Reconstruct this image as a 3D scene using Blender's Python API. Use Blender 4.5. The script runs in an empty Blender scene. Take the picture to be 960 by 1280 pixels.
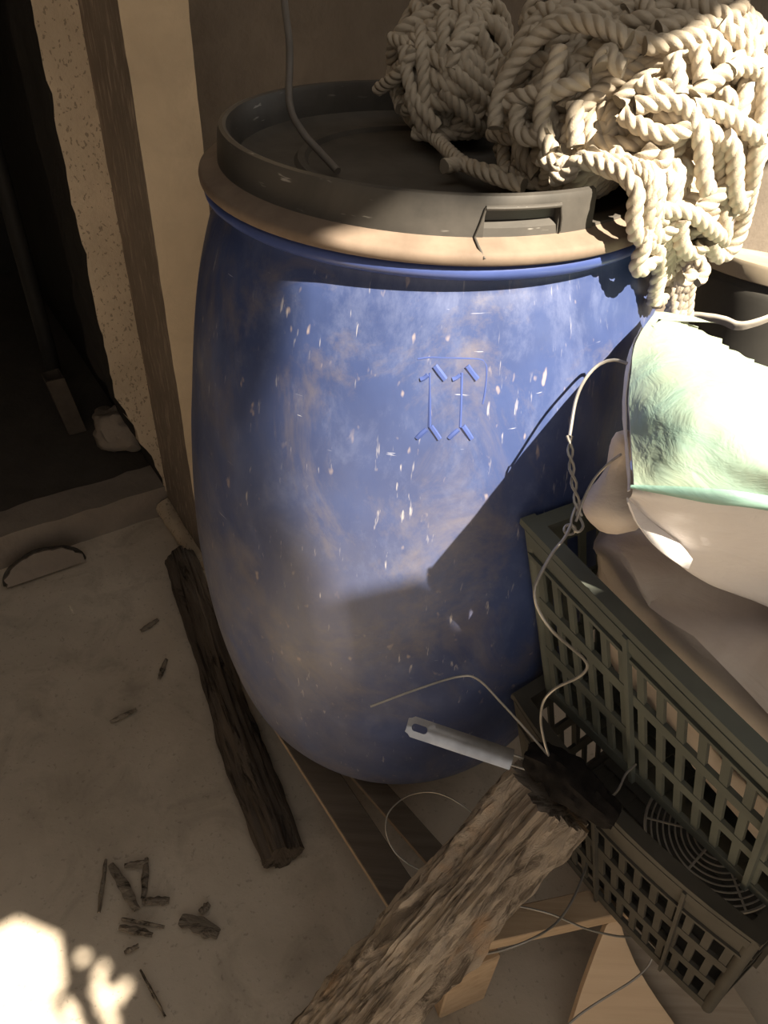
import bpy, bmesh, math, random
from mathutils import Vector, Matrix, noise
import numpy as np

random.seed(7)
scene = bpy.context.scene
COL = scene.collection
PI = math.pi

# ------------------------------------------------------------------ camera, sky, sun, exposure
CAM_H = 1.33
PITCH, ROLL, FPX = math.radians(40.2), math.radians(3.5), 930.0
_rt = Vector((1, 0, 0)); _up = Vector((0, math.sin(PITCH), math.cos(PITCH))); FW = Vector((0, math.cos(PITCH), -math.sin(PITCH)))
BX = math.cos(ROLL) * _rt + math.sin(ROLL) * _up
BY = -math.sin(ROLL) * _rt + math.cos(ROLL) * _up
CAM = Vector((0, 0, CAM_H))
cd = bpy.data.cameras.new('camera'); cam = bpy.data.objects.new('camera', cd); COL.objects.link(cam)
cd.sensor_fit = 'VERTICAL'; cd.sensor_height = 36.0; cd.lens = 36.0 * FPX / 1280.0
cd.clip_start = 0.02
M3 = Matrix((BX, BY, -FW)).transposed()
cam.matrix_world = Matrix.Translation(CAM) @ M3.to_4x4()
scene.camera = cam

SUN_AZ, SUN_EL = math.radians(130), math.radians(50)
SUN = Vector((math.sin(SUN_AZ) * math.cos(SUN_EL), math.cos(SUN_AZ) * math.cos(SUN_EL), math.sin(SUN_EL)))
ld = bpy.data.lights.new('sun', 'SUN'); ld.energy = 18.0; ld.angle = math.radians(0.6); ld.color = (1.0, 0.88, 0.70)
sun = bpy.data.objects.new('sun', ld); COL.objects.link(sun)
sun.rotation_euler = (-SUN).to_track_quat('-Z', 'Y').to_euler()

w = bpy.data.worlds.new('sky'); scene.world = w; w.use_nodes = True
bg = w.node_tree.nodes['Background']; bg.inputs[0].default_value = (1.0, 0.94, 0.86, 1); bg.inputs[1].default_value = 0.70

vs = scene.view_settings
vs.view_transform = 'Standard'; vs.look = 'None'; vs.gamma = 1.0; vs.use_curve_mapping = False; vs.exposure = 0.15

# ------------------------------------------------------------------ helpers
def ray(u, v): return BX * ((u - 480) / FPX) - BY * ((v - 640) / FPX) + FW
def px(u, v, z):
    d = ray(u, v); return CAM + d * ((z - CAM_H) / d.z)
def pd(u, v, dep): return CAM + ray(u, v) * dep

ORG = {}
def thing(name, label, cat, loc=(0, 0, 0), group=None):
    o = bpy.data.objects.new(name, None); COL.objects.link(o); o.empty_display_size = 0.05
    o.location = loc; ORG[o.name] = Vector(loc)
    tag(o, label, cat, group); return o
def tag(o, label, cat, group=None):
    o['label'] = label; o['category'] = cat
    if group: o['group'] = group
    return o
def obj(name, vf, mat, parent=None, smooth=True, loc=None, uv=None, mats=None, mi=None, sharp=0.75):
    vs_, fs = vf[0], vf[1]
    if len(vf) > 2 and uv is None: uv = vf[2]
    org = ORG[parent.name] if parent is not None else Vector(loc if loc is not None else (0, 0, 0))
    me = bpy.data.meshes.new(name)
    me.from_pydata([tuple(Vector(p) - org) for p in vs_], [], fs); me.update()
    if uv is not None:
        lay = me.uv_layers.new(name='UVMap')
        k = 0
        for f in uv:
            for c in f:
                lay.data[k].uv = c; k += 1
    if smooth:
        me.polygons.foreach_set('use_smooth', [True] * len(me.polygons))
    me.materials.append(mat)
    if mats:
        for m_ in mats: me.materials.append(m_)
        me.polygons.foreach_set('material_index', mi)
    bm = bmesh.new(); bm.from_mesh(me); bmesh.ops.recalc_face_normals(bm, faces=bm.faces)
    if smooth and sharp:
        for e_ in bm.edges:
            if len(e_.link_faces) == 2 and e_.calc_face_angle(0) > sharp: e_.smooth = False
    bm.to_mesh(me); bm.free()
    o = bpy.data.objects.new(name, me); COL.objects.link(o)
    if parent is not None: o.parent = parent
    else: o.location = org
    ORG[o.name] = org
    return o
def struct(name, vf, mat, smooth=False, **k):
    o = obj(name, vf, mat, None, smooth, **k); o['kind'] = 'structure'; return o
def join(*parts):
    V, F, U = [], [], []
    has = all(len(p) > 2 for p in parts)
    for p in parts:
        n = len(V); V += list(p[0]); F += [tuple(i + n for i in f) for f in p[1]]
        if has: U += list(p[2])
    return (V, F, U) if has else (V, F)
def box(c, ax, hs, bevel=0.0, seg=2, sub=0):
    c = Vector(c); ax = [Vector(a).normalized() for a in ax]
    bm = bmesh.new(); bmesh.ops.create_cube(bm, size=2.0)
    for v in bm.verts: v.co = Vector((v.co.x * hs[0], v.co.y * hs[1], v.co.z * hs[2]))
    if bevel: bmesh.ops.bevel(bm, geom=bm.edges[:], offset=bevel, segments=seg, affect='EDGES', profile=0.5)
    if sub: bmesh.ops.subdivide_edges(bm, edges=[e for e in bm.edges if e.calc_length() > 0.03], cuts=sub, use_grid_fill=True)
    bm.verts.index_update()
    V = [c + ax[0] * v.co.x + ax[1] * v.co.y + ax[2] * v.co.z for v in bm.verts]
    F = [tuple(v.index for v in f.verts) for f in bm.faces]; bm.free()
    return V, F
def frame(t):
    t = t.normalized(); a = Vector((0, 0, 1)) if abs(t.z) < 0.9 else Vector((1, 0, 0))
    n = t.cross(a).normalized(); return n, t.cross(n).normalized()
def catmull(P, step):
    P = [Vector(p) for p in P]
    if len(P) == 2: P = [P[0], (P[0] + P[1]) / 2, P[1]]
    Q = [2 * P[0] - P[1]] + P + [2 * P[-1] - P[-2]]
    out = []
    for i in range(1, len(Q) - 2):
        n = max(2, int((Q[i + 1] - Q[i]).length / step))
        for k in range(n):
            t = k / n
            out.append(0.5 * ((2 * Q[i]) + (Q[i + 1] - Q[i - 1]) * t + (2 * Q[i - 1] - 5 * Q[i] + 4 * Q[i + 1] - Q[i + 2]) * t * t + (3 * Q[i] - Q[i - 1] - 3 * Q[i + 1] + Q[i + 2]) * t ** 3))
    out.append(Q[-2]); return out
def tube(P, r, n=8, lobes=0, amp=0.0, pitch=0.02, taper=True, rf=None):
    """swept tube through points P; UV = (angle, length)"""
    V, F, U = [], [], []
    m = len(P); L = 0.0; Ls = []
    nrm = None
    for i in range(m):
        t = (P[min(i + 1, m - 1)] - P[max(i - 1, 0)])
        if t.length < 1e-9: t = Vector((0, 0, 1))
        t.normalize()
        if nrm is None: nrm, _ = frame(t)
        else:
            nrm = nrm - t * nrm.dot(t)
            if nrm.length < 1e-6: nrm, _ = frame(t)
            nrm.normalize()
        b = t.cross(nrm)
        if i: L += (P[i] - P[i - 1]).length
        Ls.append(L)
        rr = r(i / (m - 1)) if callable(r) else r
        for k in range(n):
            a = 2 * PI * k / n
            q = rr
            if lobes: q = rr * (1 + amp * (abs(math.cos(lobes * (a - 2 * PI * L / (pitch * lobes)) / 2)) * 2 - 1.2))
            if rf: q += rf(a, L, i / (m - 1))
            V.append(P[i] + nrm * (math.cos(a) * q) + b * (math.sin(a) * q))
    for i in range(m - 1):
        for k in range(n):
            k2 = (k + 1) % n
            F.append((i * n + k, i * n + k2, (i + 1) * n + k2, (i + 1) * n + k))
            U.append(((k / n, Ls[i]), ((k + 1) / n, Ls[i]), ((k + 1) / n, Ls[i + 1]), (k / n, Ls[i + 1])))
    F.append(tuple(range(n - 1, -1, -1))); U.append(tuple((0.5 + 0.1 * math.cos(6.28 * k / n), Ls[0] + .1 * math.sin(6.28 * k / n)) for k in range(n)))
    F.append(tuple((m - 1) * n + k for k in range(n))); U.append(tuple((0.5 + 0.1 * math.cos(6.28 * k / n), Ls[-1] + .1 * math.sin(6.28 * k / n)) for k in range(n)))
    return V, F, U
def lathe(prof, c, n=96, a0=PI, a1=3 * PI, scale=0.27):
    """prof: list of (r, z) ; closed when a1-a0 is a full turn. UV in metres"""
    full = abs(a1 - a0 - 2 * PI) < 1e-6
    V, F, U = [], [], []; m = len(prof); k_n = n if full else n + 1
    d = [0.0]
    for i in range(1, m): d.append(d[-1] + math.hypot(prof[i][0] - prof[i - 1][0], prof[i][1] - prof[i - 1][1]))
    for k in range(k_n):
        a = a0 + (a1 - a0) * k / n
        for r, z in prof: V.append(Vector((c[0] + r * math.sin(a), c[1] - r * math.cos(a), z)))
    for k in range(n):
        k2 = (k + 1) % k_n
        for i in range(m - 1):
            F.append((k * m + i, k2 * m + i, k2 * m + i + 1, k * m + i + 1))
            ua = (a0 + (a1 - a0) * k / n) * scale; ub = (a0 + (a1 - a0) * (k + 1) / n) * scale
            U.append(((ua, d[i]), (ub, d[i]), (ub, d[i + 1]), (ua, d[i + 1])))
    if not full and len(prof) > 2:
        F.append(tuple(range(m))); U.append(tuple((0, d[i]) for i in range(m)))
        F.append(tuple(n * m + i for i in range(m - 1, -1, -1))); U.append(tuple((0, d[i]) for i in range(m)))
    return V, F, U
def nvec(p):
    return Vector((noise.noise(p), noise.noise(Vector((p.y + 17.3, p.z - 4.1, p.x + 9.7))), noise.noise(Vector((p.z - 31.9, p.x + 5.2, p.y + 22.4)))))
def fbm(p, o=4): return noise.fractal(Vector(p), 1.0, 2.0, o)

# ------------------------------------------------------------------ materials
def s2l(c):
    return tuple(((x / 255) / 12.92 if x / 255 <= 0.04045 else ((x / 255 + 0.055) / 1.055) ** 2.4) for x in c)
class N:
    def __init__(s, name):
        s.m = bpy.data.materials.new(name); s.m.use_nodes = True; s.t = s.m.node_tree; s.b = s.t.nodes['Principled BSDF']
    def n(s, ty, **k):
        x = s.t.nodes.new(ty)
        for a, v in k.items(): setattr(x, a, v)
        return x
    def l(s, a, b): s.t.links.new(a, b)
    def coord(s, kind='Object', scale=(1, 1, 1), rot=(0, 0, 0)):
        tc = s.n('ShaderNodeTexCoord'); mp = s.n('ShaderNodeMapping')
        mp.inputs['Scale'].default_value = scale; mp.inputs['Rotation'].default_value = rot
        s.l(tc.outputs[kind], mp.inputs[0]); return mp.outputs[0]
    def noise(s, vec, sc=5, det=4, rough=0.55, dist=0.0):
        x = s.n('ShaderNodeTexNoise'); x.inputs['Scale'].default_value = sc; x.inputs['Detail'].default_value = det
        x.inputs['Roughness'].default_value = rough; x.inputs['Distortion'].default_value = dist
        s.l(vec, x.inputs['Vector']); return x.outputs['Fac']
    def ramp(s, fac, stops):
        x = s.n('ShaderNodeValToRGB'); e = x.color_ramp.elements
        while len(e) < len(stops): e.new(0.5)
        for i, (p, c) in enumerate(stops):
            e[i].position = p
            e[i].color = (c, c, c, 1) if isinstance(c, (int, float)) else (*c, 1)
        s.l(fac, x.inputs[0]); return x.outputs[0]
    def mix(s, fac, a, b, mode='MIX'):
        x = s.n('ShaderNodeMix', data_type='RGBA', blend_type=mode)
        for sock, v in ((x.inputs[0], fac), (x.inputs[6], a), (x.inputs[7], b)):
            if isinstance(v, (int, float)): sock.default_value = v
            elif isinstance(v, tuple): sock.default_value = (*v, 1)
            else: s.l(v, sock)
        return x.outputs[2]
    def mul(s, a, b):
        x = s.n('ShaderNodeMath', operation='MULTIPLY')
        for sock, v in ((x.inputs[0], a), (x.inputs[1], b)):
            if isinstance(v, (int, float)): sock.default_value = v
            else: s.l(v, sock)
        return x.outputs[0]
    def bump(s, h, strength=0.3, dist=0.01):
        x = s.n('ShaderNodeBump'); x.inputs['Strength'].default_value = strength; x.inputs['Distance'].default_value = dist
        s.l(h, x.inputs['Height']); s.l(x.outputs[0], s.b.inputs['Normal'])
    def out(s, col, rough=0.8, metal=0.0, spec=0.3):
        if isinstance(col, tuple): s.b.inputs['Base Color'].default_value = (*col, 1)
        else: s.l(col, s.b.inputs['Base Color'])
        if isinstance(rough, (int, float)): s.b.inputs['Roughness'].default_value = rough
        else: s.l(rough, s.b.inputs['Roughness'])
        s.b.inputs['Metallic'].default_value = metal
        s.b.inputs['Specular IOR Level'].default_value = spec
        return s.m
def plain(name, col, rough=0.8, metal=0.0, var=0.25, sc=30, bump=0.15, kind='Object', scale=(1, 1, 1), spec=0.3):
    k = N(name); v = k.coord(kind, scale)
    f = k.noise(v, sc, 5)
    c = k.ramp(f, [(0.25, tuple(x * (1 - var) for x in col)), (0.75, tuple(min(1, x * (1 + var)) for x in col))])
    if bump: k.bump(f, bump, 0.004)
    return k.out(c, rough, metal, spec)

def cement(name, col, pits=0.0, streak=0.0, dark=0.5):
    k = N(name); v = k.coord('Object')
    a = k.noise(v, 3.0, 5, 0.6); b = k.noise(v, 45, 4, 0.6); g = k.noise(v, 11, 5, 0.65, 0.6)
    c = k.ramp(a, [(0.3, tuple(x * 0.78 for x in col)), (0.7, tuple(x * 1.15 for x in col))])
    c = k.mix(k.ramp(g, [(0.45, 0.0), (0.75, 0.55)]), c, tuple(x * 0.72 for x in col))
    h = b
    if pits:
        vo = k.n('ShaderNodeTexVoronoi'); vo.inputs['Scale'].default_value = 120; vo.inputs['Randomness'].default_value = 1
        wv = k.n('ShaderNodeVectorMath', operation='ADD'); nz = k.n('ShaderNodeTexNoise'); nz.inputs['Scale'].default_value = 70; k.l(v, nz.inputs['Vector'])
        sc_ = k.n('ShaderNodeVectorMath', operation='SCALE'); sc_.inputs['Scale'].default_value = 0.02; k.l(nz.outputs['Color'], sc_.inputs[0])
        k.l(k.coord('Object', (1, 1, 0.55)), wv.inputs[0]); k.l(sc_.outputs[0], wv.inputs[1]); k.l(wv.outputs[0], vo.inputs['Vector'])
        lim = k.mul(k.noise(v, 60, 4, 0.7), pits * 0.50)
        lt = k.n('ShaderNodeMath', operation='LESS_THAN'); k.l(vo.outputs['Distance'], lt.inputs[0]); k.l(lim, lt.inputs[1])
        c = k.mix(k.mul(lt.outputs[0], 0.7), c, tuple(x * 0.35 for x in col))
    if streak:
        s1 = k.noise(k.coord('Object', (70, 70, 14), (0.0, 0.45, 0.0)), 1.0, 4, 0.7)
        c = k.mix(k.ramp(s1, [(0.52, 0.0), (0.72, streak)]), c, tuple(min(1, x * 2.0) for x in col))
        h = s1
    k.bump(h, 0.5, 0.006)
    return k.out(c, 0.95, 0, 0.1)

M = {}
M['jamb'] = cement('rough_cement', (0.52, 0.42, 0.31), pits=1.0)
M['pillar_side'] = cement('shaded_cement', (0.22, 0.178, 0.142), streak=0.8)  # darker tone paints in the column side's shade; the streaks are texture
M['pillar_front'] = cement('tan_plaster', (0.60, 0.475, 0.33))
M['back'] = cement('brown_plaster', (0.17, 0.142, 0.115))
M['room'] = cement('room_shade_plaster', (0.035, 0.032, 0.029))  # near-black paints in the unlit room's darkness, also on the jamb reveal
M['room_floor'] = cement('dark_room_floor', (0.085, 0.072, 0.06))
M['step'] = cement('worn_cement', (0.27, 0.222, 0.18), pits=0.25)
M['front'] = cement('sun_mask_cement', (0.30, 0.26, 0.21))  # colour of the added unseen panels that mask the sun

k = N('dusty_floor'); v = k.coord('Object')
a = k.noise(v, 2.2, 6, 0.6, 0.4); b = k.noise(v, 9, 6, 0.65, 0.8); g = k.noise(v, 120, 3)
c = k.ramp(a, [(0.32, (0.40, 0.34, 0.27)), (0.62, (0.60, 0.515, 0.415))])
c = k.mix(k.ramp(b, [(0.50, 0.0), (0.72, 0.6)]), c, (0.28, 0.235, 0.185))
c = k.mix(k.ramp(g, [(0.62, 0.0), (0.72, 0.35)]), c, (0.12, 0.10, 0.08))
k.bump(k.noise(v, 60, 5, 0.7), 0.25, 0.004)
M['floor'] = k.out(c, 0.9, 0, 0.15)

# blue plastic of the barrel: scratches, chalky scuffs, dried mud
k = N('blue_plastic'); v = k.coord('UV')
f1 = k.noise(v, 7, 4); base = k.ramp(f1, [(0.3, (0.033, 0.050, 0.135)), (0.7, (0.050, 0.077, 0.198))])
chalk = k.noise(k.coord('UV', (1, 0.55, 1), (0, 0, 0.3)), 16, 9, 0.78, 0.3)
c = k.mix(k.ramp(chalk, [(0.50, 0.0), (0.78, 0.42)]), base, (0.18, 0.215, 0.36))
sc1 = k.noise(k.coord('UV', (130, 22, 1), (0, 0, 0.16)), 1.0, 3, 0.6)
m1 = k.mul(k.ramp(sc1, [(0.64, 0.0), (0.72, 0.75)]), k.ramp(k.noise(v, 10, 3), [(0.42, 0.0), (0.6, 1.0)]))
c = k.mix(m1, c, (0.55, 0.52, 0.52))
sc2 = k.noise(k.coord('UV', (18, 190, 1), (0, 0, 0.55)), 1.0, 3, 0.6)
c = k.mix(k.mul(k.ramp(sc2, [(0.70, 0.0), (0.73, 0.8)]), k.ramp(k.noise(v, 6, 3), [(0.5, 0.0), (0.6, 1.0)])), c, (0.50, 0.52, 0.62))
fl = k.noise(k.coord('UV', (75, 34, 1), (0, 0, -0.35)), 1.0, 2, 0.5)
c = k.mix(k.mul(k.ramp(fl, [(0.67, 0.0), (0.76, 0.6)]), k.ramp(k.noise(v, 5, 2), [(0.42, 0.0), (0.55, 1.0)])), c, (0.50, 0.40, 0.34))
mud = k.noise(k.coord('UV', (1, 0.8, 1)), 6.0, 9, 0.74, 0.6)
c = k.mix(k.ramp(mud, [(0.50, 0.0), (0.72, 0.6)]), c, (0.21, 0.175, 0.145))
# dust film, thickest on the side by the wall and below the belly
sx = k.n('ShaderNodeSeparateXYZ'); tcn = k.n('ShaderNodeTexCoord'); k.l(tcn.outputs['Object'], sx.inputs[0])
mr = k.n('ShaderNodeMapRange'); mr.inputs[1].default_value = 0.12; mr.inputs[2].default_value = -0.26; k.l(sx.outputs['X'], mr.inputs[0])
mz = k.n('ShaderNodeMapRange'); mz.inputs[1].default_value = 0.85; mz.inputs[2].default_value = 0.35; k.l(sx.outputs['Z'], mz.inputs[0])
df = k.noise(k.coord('UV', (1, 0.6, 1)), 13, 9, 0.75, 0.2)
c = k.mix(k.mul(k.mul(mr.outputs[0], mz.outputs[0]), k.ramp(df, [(0.34, 0.15), (0.62, 0.8)])), c, (0.19, 0.18, 0.19))
k.bump(k.noise(k.coord('UV', (1, 0.5, 1)), 26, 4), 0.08, 0.01)
M['blue'] = k.out(c, k.ramp(chalk, [(0.4, 0.34), (0.7, 0.6)]), 0, 0.5)
M['blue_plain'] = plain('blue_rim_plastic', (0.052, 0.08, 0.24), 0.35, var=0.2, sc=18, bump=0.03, spec=0.5)

k = N('black_lid_plastic'); v = k.coord('UV')
d = k.noise(v, 8, 7, 0.65, 0.5)
c = k.ramp(d, [(0.35, (0.042, 0.039, 0.035)), (0.7, (0.09, 0.081, 0.071))])
s3 = k.noise(k.coord('UV', (20, 160, 1), (0, 0, 0.1)), 1.0, 3, 0.6)
c = k.mix(k.mul(k.ramp(s3, [(0.64, 0.0), (0.69, 0.8)]), k.ramp(k.noise(v, 9, 2), [(0.5, 0.0), (0.58, 1.0)])), c, (0.35, 0.33, 0.30))
M['lid'] = k.out(c, 0.42, 0, 0.45)
k = N('dusty_lid_flange'); v = k.coord('UV')
c = k.ramp(k.noise(v, 14, 6, 0.6), [(0.3, (0.135, 0.10, 0.076)), (0.7, (0.235, 0.18, 0.137))])
M['flange'] = k.out(c, 0.75, 0, 0.25)
k = N('dusty_lid_panel'); v = k.coord('Object')
c = k.ramp(k.noise(v, 9, 6, 0.6), [(0.3, (0.06, 0.054, 0.047)), (0.7, (0.12, 0.106, 0.09))])
M['lid_panel'] = k.out(c, 0.8, 0, 0.2)

k = N('cotton_rope'); v = k.coord('Object')
c = k.ramp(k.noise(v, 14, 5, 0.6), [(0.3, (0.40, 0.34, 0.265)), (0.7, (0.58, 0.51, 0.41))])
ux = k.n('ShaderNodeSeparateXYZ'); tu = k.n('ShaderNodeTexCoord'); k.l(tu.outputs['UV'], ux.inputs[0])
ph = k.n('ShaderNodeMath', operation='MULTIPLY_ADD'); k.l(ux.outputs['Y'], ph.inputs[0]); ph.inputs[1].default_value = -1 / 0.012; k.l(k.mul(ux.outputs['X'], 3.0), ph.inputs[2])
cs = k.n('ShaderNodeMath', operation='COSINE'); k.l(k.mul(ph.outputs[0], PI), cs.inputs[0])
ab = k.n('ShaderNodeMath', operation='ABSOLUTE'); k.l(cs.outputs[0], ab.inputs[0])
hh_ = k.n('ShaderNodeMath', operation='MULTIPLY_ADD'); k.l(k.noise(v, 900, 2), hh_.inputs[0]); hh_.inputs[1].default_value = 0.25; k.l(ab.outputs[0], hh_.inputs[2])
k.bump(hh_.outputs[0], 0.9, 0.0022)
M['rope'] = k.out(c, 0.95, 0, 0.05)

M['crate'] = plain('grey_green_crate_plastic', (0.085, 0.092, 0.078), 0.6, var=0.25, sc=12, bump=0.08, spec=0.35)
M['crate_dark'] = plain('brown_grey_crate_plastic', (0.075, 0.068, 0.056), 0.65, var=0.3, sc=14, bump=0.08, spec=0.3)
M['wire'] = plain('galvanised_wire', (0.34, 0.32, 0.29), 0.4, 0.6, 0.2, 60, 0.05)
M['guard'] = plain('fan_guard_wire', (0.50, 0.45, 0.38), 0.5, 0.0, 0.3, 40, 0.0)
M['steel'] = plain('brushed_steel', (0.30, 0.30, 0.315), 0.32, 0.9, 0.25, 40, 0.08)
M['soot'] = plain('charred_soot', (0.012, 0.010, 0.009), 0.9, 0, 0.6, 60, 0.5, spec=0.15)
M['hole'] = plain('slot_shadow_steel', (0.05, 0.05, 0.05), 0.6, 0.5)

def film(name, col, col2, rough, trans, sc=8):
    k = N(name); v = k.coord('Object')
    c = k.ramp(k.noise(v, sc, 5, 0.6, 0.8), [(0.35, col), (0.68, col2)])
    k.bump(k.noise(k.coord('Object', (1, 1, 2.5)), 22, 4, 0.6, 0.8), 0.22, 0.01)
    m = k.out(c, rough, 0, 0.4)
    k.b.inputs['Subsurface Weight'].default_value = trans
    k.b.inputs['Subsurface Radius'].default_value = (0.02, 0.02, 0.02)
    k.b.inputs['Subsurface Scale'].default_value = 0.5
    return m
M['white_film'] = film('white_plastic_film', (0.72, 0.69, 0.69), (0.80, 0.77, 0.76), 0.4, 0.15)
M['green_film'] = film('pale_green_film', (0.27, 0.42, 0.36), (0.44, 0.46, 0.33), 0.35, 0.1, 5)
M['teal_film'] = film('teal_film_hem', (0.24, 0.42, 0.36), (0.32, 0.48, 0.42), 0.4, 0.1)
M['beige_sack'] = film('beige_sack_film', (0.54, 0.46, 0.39), (0.66, 0.58, 0.51), 0.5, 0.1, 10)

def wood(name, c1, c2, crack, sx=(14, 1.6), rough=0.9, orange=None, bumpd=0.012):
    k = N(name); v = k.coord('UV', (1, 1, 1))
    g = k.noise(k.coord('UV', (sx[0], sx[1] * 4, 1)), 1.0, 8, 0.65, 0.5)
    c = k.ramp(g, [(0.3, c1), (0.7, c2)])
    cr = k.noise(k.coord('UV', (sx[0] * 1.6, sx[1] * 5, 1)), 1.0, 6, 0.75, 1.0)
    if orange:
        c = k.mix(k.ramp(k.noise(k.coord('UV', (4, 8, 1)), 1.0, 4, 0.6), [(0.55, 0.0), (0.68, 0.75)]), c, orange)
    c = k.mix(k.ramp(cr, [(0.38, 1.0), (0.50, 0.0)]), c, crack)
    k.bump(cr, 0.8, bumpd)
    return k.out(c, rough, 0, 0.15)
M['post'] = wood('weathered_post', (0.23, 0.185, 0.145), (0.42, 0.355, 0.285), (0.095, 0.075, 0.058), orange=(0.40, 0.25, 0.14))
M['old_beam'] = wood('dark_old_timber', (0.075, 0.058, 0.046), (0.15, 0.12, 0.095), (0.025, 0.02, 0.016), sx=(8, 1.2))
M['chip'] = wood('bark', (0.18, 0.145, 0.11), (0.28, 0.235, 0.185), (0.05, 0.04, 0.03), sx=(4, 3))
def plank(name, c1, c2, ang):
    k = N(name); g = k.noise(k.coord('Object', (3, 60, 60), (0, 0, ang)), 1.0, 6, 0.65, 0.3)
    k.bump(g, 0.25, 0.003)
    return k.out(k.ramp(g, [(0.3, c1), (0.7, c2)]), 0.85, 0, 0.2)
AX = Vector((0.57, -0.82, 0)).normalized()      # along the crates, boards and the column's side
BXW = Vector((0.82, 0.57, 0)).normalized()      # along the doorway wall
ANG_A = math.atan2(AX.y, AX.x)
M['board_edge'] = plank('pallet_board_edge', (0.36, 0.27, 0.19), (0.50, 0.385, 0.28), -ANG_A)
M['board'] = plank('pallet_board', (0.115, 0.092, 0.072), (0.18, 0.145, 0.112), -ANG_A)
M['pale_wood'] = plank('pale_sawn_wood', (0.42, 0.30, 0.19), (0.58, 0.43, 0.29), -0.25)
M['tan_board'] = plank('tan_board', (0.70, 0.52, 0.35), (0.78, 0.60, 0.42), -ANG_A)
M['grey_board'] = plank('grey_board', (0.30, 0.25, 0.20), (0.42, 0.36, 0.29), -ANG_A)
M['tube'] = plain('grey_plastic_tube', (0.14, 0.125, 0.11), 0.5, 0, 0.15, 30, 0)
M['strip_film'] = plain('dull_clear_strip', (0.34, 0.31, 0.27), 0.4, 0, 0.2, 30)
M['drum'] = plain('black_drum_plastic', (0.055, 0.052, 0.046), 0.6, 0, 0.3, 8, 0.1)
M['drum_top'] = plain('dusty_drum_top', (0.36, 0.30, 0.22), 0.85, 0, 0.2, 10, 0.1)
M['dirt'] = plain('dark_dirt', (0.06, 0.05, 0.04), 0.95, 0, 0.4, 60, 0.3)

# ------------------------------------------------------------------ structure
K = Vector((-0.578, 1.519, 0))
def W(a, b, z): return K + AX * a + BXW * b + Vector((0, 0, z))
def slab(a0, a1, b0, b1, z0, z1):
    P = [W(a, b, z) for z in (z0, z1) for a, b in ((a0, b0), (a1, b0), (a1, b1), (a0, b1))]
    return P, [(0, 3, 2, 1), (4, 5, 6, 7), (0, 1, 5, 4), (1, 2, 6, 5), (2, 3, 7, 6), (3, 0, 4, 7)]
def rough_slab(a0, a1, b0, b1, z0, z1, step, amp, seed, edge=None):
    """box with subdivided faces and small irregularities"""
    bm = bmesh.new()
    V, F = slab(a0, a1, b0, b1, z0, z1)
    vv = [bm.verts.new(p) for p in V]
    for f in F: bm.faces.new([vv[i] for i in f])
    for _ in range(8):
        es = [e for e in bm.edges if e.calc_length() > step]
        if not es: break
        bmesh.ops.subdivide_edges(bm, edges=es, cuts=1, use_grid_fill=True)
    for v in bm.verts:
        n = nvec(v.co * 14 + Vector((seed, 0, 0))) * amp + nvec(v.co * 45 + Vector((seed, 3, 0))) * amp * 0.5
        if edge: n *= edge(v.co)
        v.co += n
    bmesh.ops.triangulate(bm, faces=[f for f in bm.faces if len(f.verts) > 4])
    bm.verts.index_update()
    r = [v.co.copy() for v in bm.verts], [tuple(v.index for v in f.verts) for f in bm.faces]; bm.free(); return r

# floor : fine grid near the camera so that it can be slightly uneven
V, F = [], []
nx, ny = 60, 60
for j in range(ny + 1):
    for i in range(nx + 1):
        x = -2.6 + 5.2 * i / nx; y = -1.6 + 4.6 * j / ny
        V.append(Vector((x, y, min(0, 0.006 * noise.noise(Vector((x * 3, y * 3, 0))) - 0.004))))
for j in range(ny):
    for i in range(nx):
        q = j * (nx + 1) + i; F.append((q, q + 1, q + nx + 2, q + nx + 1))
struct('floor', (V, F), M['floor'], True)

STEP = 0.092
struct('trim_1', rough_slab(-0.10, 0.0, -2.2, 0.0, -0.02, STEP, 0.05, 0.006, 1.0), M['step'], True)         # threshold kerb of the doorway
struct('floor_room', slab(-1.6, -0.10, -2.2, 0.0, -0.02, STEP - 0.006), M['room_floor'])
def je(co):
    q = (co - K).dot(BXW); return 2.2 if q < -0.05 else 0.6
V, F = rough_slab(-0.22, 0.0, -0.078, 0.0, STEP - 0.02, 2.75, 0.03, 0.003, 4.0, je)
for q in V:
    if q.z < 0.42:
        b_0 = (q - K).dot(BXW); f_ = max(0.06, min(1.0, (q.z - 0.085) / 0.30 + 0.16 * noise.noise(q * 22))); q += BXW * (b_0 * f_ - b_0)
mi = [1 if (sum((V[i] for i in f), Vector()) / len(f) - K).dot(AX) < -0.012 else 0 for f in F]  # reveal faces get the near-black colour as painted shade
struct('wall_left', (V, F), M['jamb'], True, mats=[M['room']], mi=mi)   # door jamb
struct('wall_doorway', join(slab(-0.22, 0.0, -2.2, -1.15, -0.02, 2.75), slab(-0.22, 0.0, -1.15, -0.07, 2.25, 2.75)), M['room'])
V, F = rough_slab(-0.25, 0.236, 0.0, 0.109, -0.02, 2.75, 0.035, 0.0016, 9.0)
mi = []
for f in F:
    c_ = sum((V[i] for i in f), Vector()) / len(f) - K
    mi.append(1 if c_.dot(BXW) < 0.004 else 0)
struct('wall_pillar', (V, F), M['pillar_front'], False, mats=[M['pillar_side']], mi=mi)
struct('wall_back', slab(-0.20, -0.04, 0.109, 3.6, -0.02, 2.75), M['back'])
struct('wall_sky_block', slab(0.0, 2.6, -1.5, -1.4, -0.02, 2.75), M['back'])  # unseen wall added to cut sky light from the left
struct('ceiling_sky_block', slab(-1.75, 0.95, -2.2, 3.6, 2.75, 2.85), M['back'])  # unseen slab added to cut sky light over the back wall and barrel
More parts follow.
